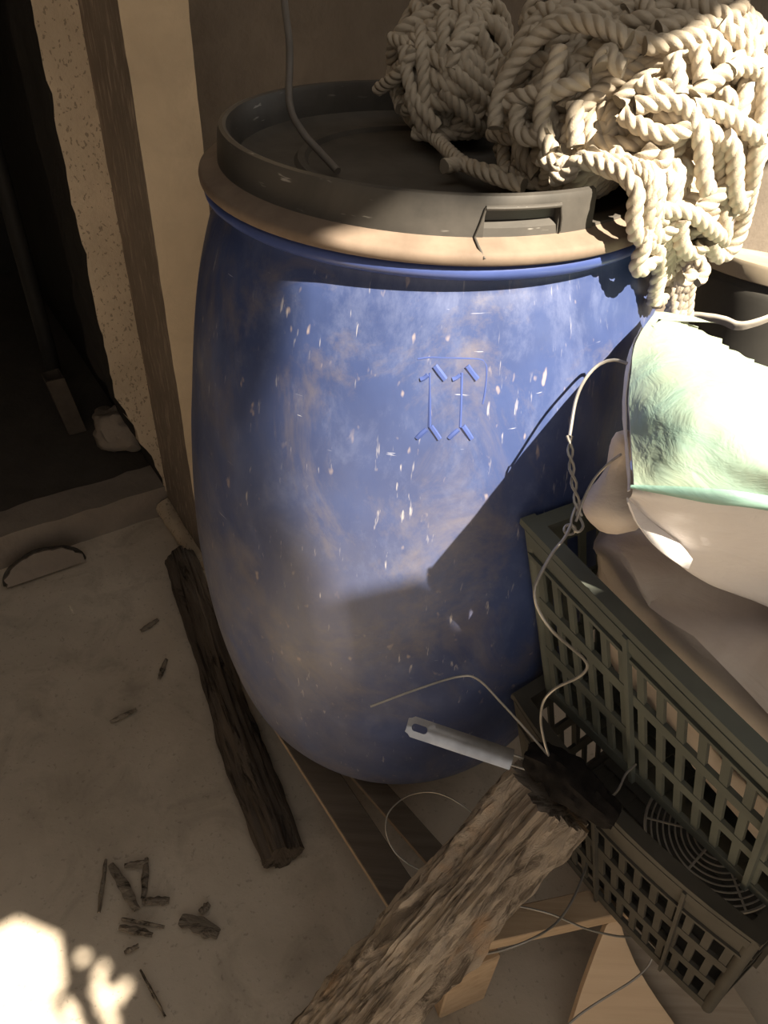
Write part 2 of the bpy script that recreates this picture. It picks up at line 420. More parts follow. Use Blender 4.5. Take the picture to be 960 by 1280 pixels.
struct('wall_room', join(slab(-1.75, -1.6, -2.2, 0.9, -0.02, 2.75), slab(-1.6, -0.22, 0.0, 0.10, -0.02, 2.75), slab(-1.75, 0.0, -2.3, -2.2, -0.02, 2.75)), M['room'])
# mortar fillet at the foot of the column
fp = [W(0.005, -0.012, 0.03), W(0.08, -0.012, 0.022), W(0.16, -0.010, 0.02), W(0.25, -0.004, 0.014)]
struct('trim_2', tube(catmull(fp, 0.01), lambda t: 0.026 - 0.008 * t, 10, rf=lambda a, L, t: 0.004 * noise.noise(Vector((math.cos(a) * 2, math.sin(a) * 2, L * 40)))), M['jamb'], True)

# added unseen panels behind the camera; their openings are cut to shape the sunlight
LH = Vector((math.sin(SUN_AZ), math.cos(SUN_AZ), 0)); UH = Vector((-LH.y, LH.x, 0)); WD = 1.0
def mask_pt(u, wz, d=0.0): return UH * u + LH * (WD + d) + Vector((0, 0, wz))
def vz(v): return WD * math.tan(SUN_EL) + v / math.cos(SUN_EL)
def mask_panel(poly, th=0.06):
    n = len(poly); V = [mask_pt(u, z) for u, z in poly] + [mask_pt(u, z, th) for u, z in poly]
    return V, [tuple(range(n)), tuple(range(2 * n - 1, n - 1, -1))] + [(i, (i + 1) % n, n + (i + 1) % n, n + i) for i in range(n)]
struct('wall_sun_mask', join(
    mask_panel([(0.135, 0), (0.455, 0), (0.440, vz(0.62)), (0.432, vz(0.93)), (0.440, vz(1.03)), (0.462, vz(1.075)), (0.480, vz(1.12)), (0.480, vz(1.9)), (0.135, vz(1.9))]),
    mask_panel([(0.440, 0), (3.2, 0), (3.2, vz(0.62)), (0.60, vz(0.635)), (0.536, vz(0.652)), (0.527, vz(0.70)), (0.505, vz(0.732)), (0.440, vz(0.765))], 0.05),
    mask_panel([(0.480, vz(1.12)), (0.53, vz(1.098)), (0.568, vz(1.06)), (0.64, vz(1.053)), (0.675, vz(1.09)), (3.2, vz(1.105)), (3.2, vz(1.9)), (0.480, vz(1.9))]),
), M['front'])
def holes(u0, u1, spots, top, cell=0.006):
    """added light mask with gaps for the sun dapples; spots = list of (u, wz, ru, rz)"""
    V, F, idx = [], [], {}
    nu = int(round((u1 - u0) / cell)); z0, z1 = vz(0.33), vz(0.56); nz = int(round((z1 - z0) / cell))
    def vid(i, j, d):
        if (i, j, d) not in idx:
            idx[(i, j, d)] = len(V); V.append(mask_pt(u0 + (u1 - u0) * i / nu, z0 + (z1 - z0) * j / nz, 0.004 * d))
        return idx[(i, j, d)]
    solid = [[True] * nz for _ in range(nu)]
    for i in range(nu):
        for j in range(nz):
            u = u0 + (u1 - u0) * (i + .5) / nu; z = z0 + (z1 - z0) * (j + .5) / nz
            ub = np.interp(z, [b4, b3, b2, b1], [a4, a3, a2, a1])
            if u < ub: solid[i][j] = False
            for su, sz, ru, rz in spots:
                if ((u - su) / ru) ** 2 + ((z - sz) / rz) ** 2 < 1: solid[i][j] = False
    for i in range(nu):
        for j in range(nz):
            if not solid[i][j]: continue
            F.append((vid(i, j, 0), vid(i + 1, j, 0), vid(i + 1, j + 1, 0), vid(i, j + 1, 0)))
            F.append((vid(i, j, 1), vid(i, j + 1, 1), vid(i + 1, j + 1, 1), vid(i + 1, j, 1)))
            for (di, dj, a, b) in ((-1, 0, (i, j + 1), (i, j)), (1, 0, (i + 1, j), (i + 1, j + 1)), (0, -1, (i, j), (i + 1, j)), (0, 1, (i + 1, j + 1), (i, j + 1))):
                x, y = i + di, j + dj
                if not (0 <= x < nu and 0 <= y < nz and solid[x][y]):
                    F.append((vid(*a, 0), vid(*a, 1), vid(*b, 1), vid(*b, 0)))
    return V, F
def mask_hit(u, v):
    P = px(u, v, 0.0); q = P.dot(LH); return P.dot(UH), vz(-math.sin(SUN_EL) * q)
sp = []
for (u, v, r) in ((103, 1197, .011), (128, 1211, .010), (125, 1223, .011), (157, 1234, .011), (126, 1240, .016), (143, 1246, .014), (132, 1258, .013), (84, 1258, .011), (90, 1272, .013), (140, 1277, .013), (97, 1290, .014)):
    a, b = mask_hit(u, v); sp.append((a, b, r * 0.72, r * 1.15))
a0, b0 = mask_hit(0, 1118); a1, b1 = mask_hit(68, 1146); a2, b2 = mask_hit(82, 1230); a3, b3 = mask_hit(62, 1258); a4, b4 = mask_hit(68, 1300)
struct('wall_dapple_mask', join(  # unseen panels added to bound the floor's sun patch and cast its dapples
    mask_panel([(a4 - 0.02, 0), (a4 - 0.02, vz(0.33)), (0.135, vz(0.33)), (0.135, 0)]),
    mask_panel([(-2.4, b0 + (b0 - b1) * 6), (-2.4, vz(1.9)), (a1, vz(1.9)), (a1, b1), (a0, b0)]),
    mask_panel([(a1, vz(0.56)), (a1, vz(1.9)), (0.135, vz(1.9)), (0.135, vz(0.56))]),
    holes(a3, 0.135, sp, 0)), M['front'])

# ------------------------------------------------------------------ blue barrel
BC = Vector((0.036, 0.937, 0)); ZB = 0.105
BODY = [(0.0, ZB + .004), (0.20, ZB), (0.222, ZB + .002), (0.240, 0.118), (0.262, 0.15), (0.287, 0.20), (0.302, 0.25), (0.312, 0.30), (0.320, 0.35), (0.326, 0.40), (0.330, 0.45), (0.332, 0.50),
        (0.333, 0.55), (0.332, 0.60), (0.329, 0.65), (0.325, 0.70), (0.320, 0.75), (0.313, 0.80), (0.306, 0.85), (0.298, 0.90), (0.288, 0.95), (0.277, 0.99), (0.268, 1.018), (0.261, 1.032), (0.257, 1.042), (0.257, 1.056)]
def smooth_prof(p, k=3):
    Q = catmull([Vector((r, z, 0)) for r, z in p], 0.02 / k); return [(max(0.0, q.x), q.y) for q in Q]
def body_r(z):
    for (r0, z0), (r1, z1) in zip(BODY[2:], BODY[3:]):
        if z0 <= z <= z1: return r0 + (r1 - r0) * (z - z0) / (z1 - z0)
    return BODY[-1][0]
def on_barrel(u, v, off=0.0):
    d = ray(u, v); t = 0.45
    while t < 1.7:
        P = CAM + d * t
        if 0.12 < P.z < 1.05 and math.hypot(P.x - BC.x, P.y - BC.y) < body_r(P.z) + off: return P
        t += 0.0006
    return CAM + d
barrel = thing('plastic_barrel', 'big scuffed blue plastic barrel with a black lid standing in the corner', 'barrel', (BC.x, BC.y, ZB))
bl = smooth_prof(BODY)
obj('barrel_body', lathe(bl, BC, 160, scale=0.3), M['blue'], barrel)
obj('barrel_rim', lathe([(0.256, 1.050), (0.266, 1.050), (0.2695, 1.053), (0.2705, 1.0575), (0.2695, 1.062), (0.266, 1.065), (0.25, 1.065), (0.25, 1.050), (0.256, 1.050)], BC, 160), M['blue_plain'], barrel)
# embossed up-arrow mark
em = []
def stroke(pts, r=0.0028):
    P = [on_barrel(u, v) for u, v in pts]
    n = [(p - Vector((BC.x, BC.y, p.z))).normalized() for p in P]
    P = [p - q * (r * 0.45) for p, q in zip(P, n)]
    return tube(catmull(P, 0.003), r, 8)
for dx in (0, 40):
    em += [stroke([(537 + dx, 466), (537 + dx * .98, 500), (537 + dx * .95, 534)], 0.0022),
           stroke([(543 + dx, 458), (549 + dx, 466), (556 + dx, 475)], 0.0042), stroke([(525 + dx, 475), (530 + dx, 473), (535 + dx, 469)], 0.0032),
           stroke([(538 + dx, 533), (543 + dx, 540), (549 + dx, 549)], 0.0040), stroke([(521 + dx, 548), (526 + dx, 543), (533 + dx, 537)], 0.0034)]
em.append(stroke([(522, 449), (540, 447), (575, 448), (598, 449), (606, 453), (608, 465), (606, 490), (603, 505)], 0.0016))
obj('embossed_arrows', join(*em), M['blue_plain'], barrel)

# black lid: flange, raised lip with a moulded handle pocket, sunken panel
def lid_ang(u, v, z):
    p = px(u, v, z) - BC; return math.atan2(p.x, -p.y)
lid = obj('lid', lathe([(0.0, 1.078), (0.10, 1.079), (0.150, 1.080), (0.154, 1.085), (0.162, 1.085), (0.166, 1.080), (0.215, 1.080), (0.228, 1.083), (0.2335, 1.088), (0.250, 1.0885), (0.252, 1.084), (0.252, 1.067), (0.0, 1.067)], BC, 128), M['lid_panel'], barrel)
obj('lid_flange', lathe([(0.2505, 1.0865), (0.255, 1.084), (0.271, 1.0785), (0.2735, 1.0765), (0.2745, 1.073), (0.274, 1.068), (0.272, 1.066), (0.2505, 1.066), (0.2505, 1.0865)], BC, 160), M['flange'], lid)
LIP = [(0.231, 1.084), (0.2335, 1.095), (0.237, 1.115), (0.240, 1.1205), (0.2435, 1.122), (0.2475, 1.1205), (0.2500, 1.115), (0.2525, 1.084)]
POC = [(0.231, 1.084), (0.2335, 1.095), (0.237, 1.115), (0.240, 1.1205), (0.2435, 1.122), (0.2475, 1.1205), (0.2500, 1.115), (0.2503, 1.113), (0.2425, 1.110), (0.2425, 1.098), (0.2500, 1.093), (0.2525, 1.084)]
ah0, ah1, ae = lid_ang(611, 285, 1.1), lid_ang(712, 280, 1.1), lid_ang(753, 262, 1.105)
gap1 = ae + math.radians(34)
lip = join(lathe(LIP, BC, 110, gap1 - 2 * PI, ah0), lathe(POC, BC, 24, ah0, ah1), lathe(LIP, BC, 14, ah1, ae))
o_ = obj('lid_lip', lip, M['lid'], lid, sharp=0.42)
def arc(a0, a1, r, z, n=14): return [Vector((BC.x + r * math.sin(a0 + (a1 - a0) * i / n), BC.y - r * math.cos(a0 + (a1 - a0) * i / n), z)) for i in range(n + 1)]
def pol(a, r, z): return Vector((BC.x + r * math.sin(a), BC.y - r * math.cos(a), z))
hf = join(tube(arc(ah0, ah1, 0.2515, 1.1115), 0.0022, 8),
          tube([pol(ah0, 0.2515, 1.112), pol(ah0 - .012, 0.2530, 1.100), pol(ah0 - .03, 0.2540, 1.086), pol(ah0 - .022, 0.266, 1.0815), pol(ah0 - .005, 0.2745, 1.074)], 0.0012, 8),
          tube([pol(ah1, 0.2515, 1.112), pol(ah1 + .01, 0.2530, 1.100), pol(ah1 + .012, 0.2540, 1.088)], 0.0012, 8))
obj('lid_handle', hf, M['lid'], lid)

# ------------------------------------------------------------------ rope nets
def keep_out(p, m=0.010):
    r = math.hypot(p.x - BC.x, p.y - BC.y)
    zmin = (1.0865 if r < 0.230 - m else 1.126) + m
    rb_ = max(0.277, body_r(max(.12, min(1.03, p.z)))) if p.z < 1.03 else 0.277
    if r < rb_ + m and p.z < zmin:
        up = zmin - p.z; out = rb_ + m + 0.001 - r
        if out < up and r > 0.05:
            s = (r + max(0, out)) / r; return Vector((BC.x + (p.x - BC.x) * s, BC.y + (p.y - BC.y) * s, p.z))
        return Vector((p.x, p.y, zmin))
    return p
def rope(P, r=0.0075, step=0.0024, rng=random):
    S = [keep_out(q, r * 1.2 + 0.0035) for q in catmull(P, 0.010)]
    for k_ in range(3):
        S = [S[0]] + [(S[i - 1] + S[i] * 2 + S[i + 1]) / 4 for i in range(1, len(S) - 1)] + [S[-1]]
    S = catmull([keep_out(q, r * 1.2 + 0.003) for q in S], step)
    for k_ in range(8):
        S = [S[0]] + [(S[i - 1] + S[i] * 2 + S[i + 1]) / 4 for i in range(1, len(S) - 1)] + [S[-1]]
        if k_ < 6: S = [keep_out(q, r * 1.2 + 0.003) for q in S]
    S = catmull([S[0]] + [q for i, q in enumerate(S[1:-1]) if i % 3 == 0] + [S[-1]], step)
    return tube(S, r, 15, lobes=3, amp=0.13, pitch=0.0120)
def blob_strands(c, ax, rad, n, seed, lmin, lmax, rho=(0.78, 1.0), bias=None, r=0.0075):
    rng = random.Random(seed); out = []
    def shape(d):
        q = Vector((d.x * rad[0], d.y * rad[1], d.z * rad[2]))
        return q * (1 + 0.14 * noise.noise(Vector((d.x * 1.7 + seed, d.y * 1.7, d.z * 1.7))))
    while len(out) < n:
        d = Vector((rng.gauss(0, 1), rng.gauss(0, 1), rng.gauss(0, 1))).normalized()
        if bias and d.dot(bias) < -0.25: continue
        t = d.cross(Vector((rng.gauss(0, 1), rng.gauss(0, 1), rng.gauss(0, 1)))).normalized()
        rr = rng.uniform(*rho); L = rng.uniform(lmin, lmax); s = 0.018; P = []; ph = rng.uniform(0, 6); cur = rng.uniform(-9, 9)
        for i in range(int(L / s)):
            hgt = rr + 0.05 * math.sin(i * 0.9 + ph) + 0.03 * math.sin(i * 0.37 + 2 * ph)
            q = shape(d) * hgt; P.append(c + ax[0] * q.x + ax[1] * q.y + ax[2] * q.z)
            cur += rng.uniform(-5, 5); cur *= 0.9
            t = (t + d.cross(t) * (cur * s)).normalized()
            d = (d + t * (s / (sum(rad) / 3))).normalized(); t = (t - d * t.dot(d)).normalized()
        if len(P) > 3: out.append(rope(P, r))
    return out
def ell_hit(c, ax, rad, u, v, k=1.0):
    d = ray(u, v); o = CAM - c
    D = Vector([d.dot(ax[i]) / (rad[i] * k) for i in range(3)]); O = Vector([o.dot(ax[i]) / (rad[i] * k) for i in range(3)])
    A = D.dot(D); B = O.dot(D); C_ = O.dot(O) - 1; disc = B * B - A * C_
    t = (-B - math.sqrt(disc)) / A if disc > 0 else -B / A
    return CAM + d * t
AXV = (BX, BY, -FW)
NC = pd(784, 158, 0.80); NR = (0.148, 0.158, 0.125)
S = blob_strands(NC, AXV, NR, 140, 3, 0.18, 0.62, rho=(0.70, 1.0), bias=Vector((0, 0.15, 1)))
S += blob_strands(NC, AXV, NR, 30, 5, 0.16, 0.4, rho=(0.45, 0.70), bias=Vector((0, 0.1, 1)))
LIT = [
 [(806,58),(852,51),(876,42),(895,49),(909,79)],
 [(752,84),(749,70),(760,61),(769,70),(764,83),(781,86)],
 [(793,133),(822,127),(846,125),(863,135),(873,163),(882,190),(877,225),(886,240)],
 [(868,122),(890,100),(917,84),(948,84),(957,108),(956,152),(950,168)],
 [(865,135),(895,133),(922,154),(950,173)],
 [(776,141),(798,157),(825,173),(845,168),(860,160)],
 [(749,200),(773,209),(792,214),(808,200),(819,184)],
 [(830,187),(833,206),(820,226),(803,217)],
 [(776,246),(788,266),(800,288),(815,300),(832,290),(848,276),(864,268)],
 [(787,240),(795,258),(818,262),(845,262),(866,266),(888,286),(905,300)],
 [(719,128),(718,150),(720,183)],
 [(749,187),(737,211),(712,224),(690,222)],
 [(619,160),(621,125),(640,81),(668,49),(700,27),(743,30),(787,51)],
 [(635,130),(657,116),(695,118),(716,103),(738,98)],
 [(852,271),(849,305),(866,322),(880,306)],
 [(888,300),(898,326),(918,312),(928,280),(944,206),(948,180)],
 [(650,130),(640,160),(665,178),(690,160)], [(700,60),(690,100),(672,150),(690,190)],
 [(900,30),(918,50),(940,60),(945,90)], [(840,70),(850,100),(848,120)], [(872,60),(880,92),(878,104)],
 [(905,170),(925,190),(915,230),(925,260)], [(800,100),(815,120),(838,110)], [(700,200),(712,212),(690,205),(676,196)],
]
for i, l in enumerate(LIT):
    S.append(rope([ell_hit(NC, AXV, NR, u, v, 1.05 + 0.03 * ((i * 7) % 5) / 5) for u, v in l], 0.0080))
net = thing('rope_net', 'big bundle of thick cream rope netting heaped on the barrel lid, partly in the sun', 'rope net', tuple(NC))
obj('rope_strands', join(*S), M['rope'], net)
T = []
rng = random.Random(11)
for k in range(9):
    u = 826 + k * 5; P = [pd(u + rng.uniform(-8, 8), 300, 0.86), pd(u + rng.uniform(-6, 6), 335, 0.90), pd(838 + k * 2.6 + rng.uniform(-4, 4), 365, 0.93), pd(838 + k * 2.4 + rng.uniform(-6, 6), 385 + rng.uniform(0, 16), 0.95)]
    T.append(rope(P, 0.0075))
for (l, d) in (([(838,330),(846,352),(860,356),(866,340)], .86), ([(862,318),(880,330),(884,346),(870,352)], .87), ([(800,300),(790,330),(800,352),(812,335)], .84)):
    T.append(rope([pd(u, v, d) for u, v in l], 0.0075))
obj('hanging_tail', join(*T), M['rope'], net)

NC2 = pd(566, 92, 0.92); NR2 = (0.078, 0.100, 0.075)
S = blob_strands(NC2, AXV, NR2, 58, 21, 0.14, 0.38, bias=Vector((0, 0.1, 1)))
S += blob_strands(NC2, AXV, NR2, 20, 22, 0.12, 0.3, rho=(0.4, 0.7))
for l in ([(512,115),(522,150),(540,180),(580,205),(620,222),(655,232)], [(505,60),(512,110),(530,140),(548,160)], [(555,208),(580,203),(600,214),(635,218)], [(472,112),(490,100),(505,90),(520,60)]):
    P = [px(u, v, 1.10) if v > 185 else ell_hit(NC2, AXV, NR2, u, v, 1.05) for u, v in l]
    S.append(rope(P, 0.0075))
net2 = thing('rope_net', 'smaller dim bundle of rope netting at the back of the barrel lid', 'rope net', tuple(NC2))
obj('rope_strands', join(*S), M['rope'], net2)

# grey tube hanging down onto the lid
P = [px(352, -60, 1.40) if False else pd(350, -60, 0.86), pd(355, 0, 0.85), pd(362, 60, 0.84), pd(362, 130, 0.835), pd(378, 165, 0.83), px(400, 190, 1.098), px(422, 214, 1.0865)]
tag(obj('plastic_tube', tube(catmull(P, 0.008), 0.0042, 10), M['tube']), 'thin grey tube hanging down in front of the back wall onto the lid', 'tube')

# ------------------------------------------------------------------ crates
def patch(p00, p10, p01, p11, bow=0.0, outw=Vector((0, 0, 0))):
    def f(s, t, off=0.0):
        q = (p00 * (1 - s) + p10 * s) * (1 - t) + (p01 * (1 - s) + p11 * s) * t
        return q + outw * (bow * 4 * s * (1 - s) * (0.5 + 0.5 * t) + off)
    return f
def bar(f, s0, s1, t0, t1, o0, o1, n=1):
    V, F = [], []
    for i in range(n + 1):
        s = s0 + (s1 - s0) * i / n
        V += [f(s, t0, o0), f(s, t0, o1), f(s, t1, o1), f(s, t1, o0)]
    for i in range(n):
        for k in range(4): F.append((i * 4 + k, i * 4 + (k + 1) % 4, i * 4 + 4 + (k + 1) % 4, i * 4 + 4 + k))
    F += [(3, 2, 1, 0), tuple(n * 4 + k for k in range(4))]
    return V, F
def lattice(f, rows, ribs, th, dividers, seglong=10, rw=0.012, top=0.93, stag=0.0):
    parts = [bar(f, 0, 1, 0, rows[0][0], 0, th, seglong)]
    for i in range(len(rows) - 1): parts.append(bar(f, 0, 1, rows[i][1], rows[i + 1][0], 0, th * 0.9, seglong))
    parts.append(bar(f, 0, 1, rows[-1][1], top, 0, th * 0.9, seglong))
    parts.append(bar(f, 0, 1, top, 1.0, 0, th * 1.5, seglong))
    parts.append(bar(f, 0, 1, rows[-1][1], rows[-1][1] + 0.02, th * 0.9, th * 1.5, seglong))
    for ri, (t0, t1) in enumerate(rows):
        for k in range(ribs):
            s = (k + 0.5 + stag * (ri % 2)) / ribs
            if 0 < s < 1: parts.append(bar(f, max(0, s - rw / 2), min(1, s + rw / 2), t0 - .005, t1 + .005, th * 0.05, th * 0.75))
    for s in dividers: parts.append(bar(f, s - 0.006, s + 0.006, 0, 1.0, th * 0.9, th * 1.9))
    return join(*parts)
def crate(name, label, rim, bot, mat, rows, ribs, bow, div, stag=0.0):
    """rim/bot: corners [left-back, near, near-far, back-far], counted along the visible long side first"""
    cen = sum(bot, Vector()) / 4
    t = thing(name, label, 'crate', tuple(cen))
    cr = sum(rim, Vector()) / 4
    for i, nm in ((0, 'side_panel'), (1, 'end_panel'), (2, 'side_panel'), (3, 'end_panel')):
        a, b = rim[i], rim[(i + 1) % 4]; c, d = bot[i], bot[(i + 1) % 4]
        e = (b - a).normalized(); up = ((a + b) / 2 - (c + d) / 2).normalized()
        n = e.cross(up).normalized()
        if n.dot((a + b) / 2 - cr) < 0: n = -n
        L = (b - a).length
        f = patch(c, d, a, b, bow if i % 2 == 0 else 0.0, n)
        nr = ribs if i % 2 == 0 else int(ribs * 0.6)
        obj(nm, lattice(f, rows, nr, 0.006, div if i % 2 == 0 else [0.33, 0.67], 12, 0.010 / L * 1.0, 0.93, stag), mat, t, False)
    for i in range(4):
        a, c = rim[i], bot[i]; P = [c + (a - c) * k / 6 for k in range(7)]
        obj('corner_post', tube(P, 0.008, 14), mat, t)
    R = [r + Vector((0, 0, 0.001)) for r in rim]; V, F = [], []
    parts = []
    for i in range(4):
        a, b = R[i], R[(i + 1) % 4]; e = (b - a).normalized(); n = Vector((e.y, -e.x, 0))
        if n.dot((a + b) / 2 - cr) < 0: n = -n
        f = patch(a - n * 0.012, b - n * 0.012, a + n * 0.008, b + n * 0.008, 0, Vector((0, 0, 1)))
        g = (lambda f_, n_, bw: (lambda s, t_, off=0.0: f_(s, t_, off) + n_ * (bw * 4 * s * (1 - s))))(f, n, bow if i % 2 == 0 else 0)
        parts.append(bar(g, -0.02, 1.02, 0, 1, -0.004 - 0.0012 * (i % 2), 0.004 - 0.0012 * (i % 2), 14))
    obj('rim', join(*parts), mat, t, False)
    fb = patch(bot[0], bot[1], bot[3], bot[2], 0, Vector((0, 0, 1)))
    parts = [bar(fb, 0, 1, 0, 1, -0.001, 0.003)] + [bar(fb, 0, 1, max(0, k / 9 - 0.02), min(1, k / 9 + 0.02), 0.0, 0.006) for k in range(10)] + [bar(fb, max(0, k / 14 - 0.012), min(1, k / 14 + 0.012), 0, 1, 0.001, 0.005) for k in range(15)]
    obj('base', join(*parts), mat, t, False)
    return t
def perp(d): return Vector((-d.y, d.x, 0)) * (1 if (-d.y) > 0 else -1)
# lower crate
LZ = 0.478; LB = 0.215
lb = px(635, 858, LZ); ln = px(945, 1172, LZ); dl = (ln - lb).normalized(); wl = perp(dl)
lb = lb + dl * 0.022
rimL = [lb, ln, ln + wl * 0.36, lb + wl * 0.36]
bn = px(884, 1258, LB); bb = bn - dl * ((ln - lb).length - 0.05)
botL = [bb, bn, bn + wl * 0.29, bb + wl * 0.29]
crate('plastic_crate', 'brownish grey slatted plastic crate at the bottom, holding a fan guard', rimL, botL, M['crate_dark'], [(0.08, 0.27), (0.34, 0.53), (0.60, 0.80)], 15, 0.022, [0.45, 0.80], 0.5)
# upper crate
TZ = 0.79; TB = 0.485
ta = px(664, 657, TZ); tn = px(960, 945, TZ); dt = (tn - ta).normalized(); wt = perp(dt)
rimT = [ta, ta + dt * 0.56, ta + dt * 0.56 + wt * 0.36, ta + wt * 0.36]
ua = px(690, 868, TB); ud = (px(960, 1122, TB) - ua).normalized()
botT = [ua, ua + ud * 0.50, ua + ud * 0.50 + wt * 0.29, ua + wt * 0.29]
crate('plastic_crate', 'grey green slatted plastic crate on top, filled with plastic sacks', rimT, botT, M['crate'], [(0.08, 0.30), (0.37, 0.59), (0.66, 0.87)], 20, 0.006, [0.30, 0.62], 0.0)

# fan guard lying in the lower crate
fg = thing('fan_guard', 'round fan guard of concentric wire rings lying in the lower crate', 'fan guard', tuple(px(914, 1067, 0.43)))
fc = px(914, 1067, 0.385) - dl * 0.025 + wl * 0.005; fn = (Vector((0, 0, 1)) - wl * 0.10 + dl * 0.05).normalized(); fx, fy = frame(fn)
def ring(r, dz=0.0, w_=0.0013): return tube([fc + fn * dz + fx * (r * math.cos(a * 2 * PI / 72)) + fy * (r * math.sin(a * 2 * PI / 72)) for a in range(73)], w_, 5)
obj('wire_rings', join(*[ring(0.014 + 0.0075 * k, -0.02 * (0.014 + 0.0075 * k) / 0.11) for k in range(10)]), M['guard'], fg)
obj('outer_rim', ring(0.014 + 0.0075 * 10, -0.0165, 0.0022), M['guard'], fg)
for k in range(6):
    a = math.radians(12 + 60 * k); e = fx * math.cos(a) + fy * math.sin(a)
    obj('spoke', tube([fc + e * 0.006, fc + e * 0.06 - fn * 0.011, fc + e * 0.089 - fn * 0.0165], 0.0017, 6), M['guard'], fg)

# ------------------------------------------------------------------ sacks
def loft(rows, nu=44, nv=40, jit=0.0, seed=0.0, fs=9.0):
    """smooth surface through a grid of control points"""
    dense = []
    R = [catmull_n(r, nu) for r in rows]
    cols = [catmull_n([r[i] for r in R], nv) for i in range(nu)]
    V = [cols[i][j] for j in range(nv) for i in range(nu)]
    if jit:
        V = [p + nvec(p * fs + Vector((seed, 0, 0))) * jit + nvec(p * fs * 3 + Vector((seed, 0, 0))) * jit * 0.35 for p in V]
    F = [(j * nu + i, j * nu + i + 1, (j + 1) * nu + i + 1, (j + 1) * nu + i) for j in range(nv - 1) for i in range(nu - 1)]
    return V, F
def catmull_n(P, n):
    P = [Vector(p) for p in P]; m = len(P) - 1; Q = [2 * P[0] - P[1]] + P + [2 * P[-1] - P[-2]]; out = []
    for k in range(n):
        x = k / (n - 1) * m; i = min(int(x), m - 1); t = x - i; i += 1
        out.append(0.5 * ((2 * Q[i]) + (Q[i + 1] - Q[i - 1]) * t + (2 * Q[i - 1] - 5 * Q[i] + 4 * Q[i + 1] - Q[i + 2]) * t * t + (3 * Q[i] - Q[i - 1] - 3 * Q[i + 1] + Q[i + 2]) * t ** 3))
    return out
def thick(vf, th):
    """give a sheet a real thickness (offset along vertex normals)"""
    V, F = vf; bm = bmesh.new(); vv = [bm.verts.new(p) for p in V]
    for f in F: bm.faces.new([vv[i] for i in f])
    bm.normal_update()
    g = bmesh.ops.solidify(bm, geom=bm.faces[:], thickness=th)
    bm.verts.index_update()
    r = [v.co.copy() for v in bm.verts], [tuple(v.index for v in f.verts) for f in bm.faces]; bm.free(); return r

ci = (rimT[0] + rimT[1] + rimT[2] + rimT[3]) / 4; cb = (botT[0] + botT[1] + botT[2] + botT[3]) / 4
bs = thing('beige_sack', 'crumpled beige plastic sack bulging out of the upper crate under the white one', 'sack', tuple(cb + Vector((0, 0, 0.012))))
V, F = [], []
nu, nv = 72, 44
for j in range(nv + 1):
    ph = -PI / 2 + PI * j / nv
    for i in range(nu):
        th = 2 * PI * i / nu
        sg = lambda x, e: math.copysign(abs(x) ** e, x)
        X = sg(math.cos(ph), 0.55) * sg(math.cos(th), 0.5); Y = sg(math.cos(ph), 0.55) * sg(math.sin(th), 0.5); Z = sg(math.sin(ph), 0.75)
        z = 0.668 + Z * 0.165 + 0.012 * max(0, Z) * max(0, -X)
        k = min(1.0, max(0.0, (z - TB) / (TZ - TB)))
        c_ = cb * (1 - k) + ci * k; hl = 0.238 + 0.045 * k; hw = 0.128 + 0.036 * k
        if z > TZ: c_ = ci + Vector((0, 0, 0)); 
        p = Vector((c_.x, c_.y, 0)) + dt * (X * hl) + wt * (Y * hw) + Vector((0, 0, z))
        am = 0.012 if z < TZ - 0.02 else 0.034
        p += nvec(p * 9) * am + nvec(p * 22) * am * 0.45
        if z > TZ - 0.02: p.z += 0.030 * (0.5 - abs(noise.noise(p * 8 + Vector((5, 1, 0)))) * 2.2)
        if z > TZ - 0.01: p -= dt * (0.02 * min(1, (z - TZ + 0.01) / 0.03) * max(0, -X))
        if z > TZ - 0.01: p -= wt * (0.014 * min(1, (z - TZ + 0.01) / 0.03) * max(0, -Y))
        V.append(p)
for j in range(nv):
    for i in range(nu): F.append((j * nu + i, j * nu + (i + 1) % nu, (j + 1) * nu + (i + 1) % nu, (j + 1) * nu + i))
obj('sack_body', (V, F), M['beige_sack'], bs)
# tied neck of that sack, sticking up at its barrel end
P = [px(775, 650, 0.85), px(772, 610, 0.885), px(773, 580, 0.91), px(780, 555, 0.93), px(788, 540, 0.94)]
obj('tied_neck', tube(catmull(P, 0.006), lambda t: 0.030 * (1 - t) ** 0.5 * (0.75 + 0.4 * math.sin(t * 7)) + 0.004, 18, rf=lambda a, L, t: 0.004 * noise.noise(Vector((math.cos(a) * 2.5, math.sin(a) * 2.5, L * 30)))), M['beige_sack'], bs)

# white and green sack lying on top
ws = thing('white_sack', 'white plastic sack with a pale green upper face lying on top of the crate, sunlit', 'sack', tuple(px(880, 640, 0.88)))
top = [
 [(806,404,.970),(832,416,.970),(862,430,.965),(905,458,.965),(960,482,.965),(1050,520,.96),(1110,560,.95)],
 [(790,445,.985),(835,452,1.0),(880,470,1.008),(930,495,1.01),(990,520,1.01),(1070,560,1.0),(1130,600,.97)],
 [(786,500,.978),(835,510,1.0),(885,525,1.01),(940,545,1.012),(1000,565,1.01),(1080,600,1.0),(1140,640,.97)],
 [(788,560,.965),(835,568,.985),(885,575,.995),(940,588,1.0),(1000,605,1.0),(1080,640,.99),(1140,680,.97)],
 [(790,611,.955),(835,616,.965),(885,622,.970),(940,627,.972),(1000,640,.972),(1080,675,.965),(1140,710,.95)],
]
def clear(p, m=0.012):
    R = math.hypot(p.x - BC.x, p.y - BC.y); rr = (body_r(min(1.03, max(.12, p.z))) if p.z < 1.03 else .277) + m
    return p if R >= rr else Vector((BC.x + (p.x - BC.x) * rr / R, BC.y + (p.y - BC.y) * rr / R, p.z))
topw = [[clear(px(*q)) for q in r] for r in top]
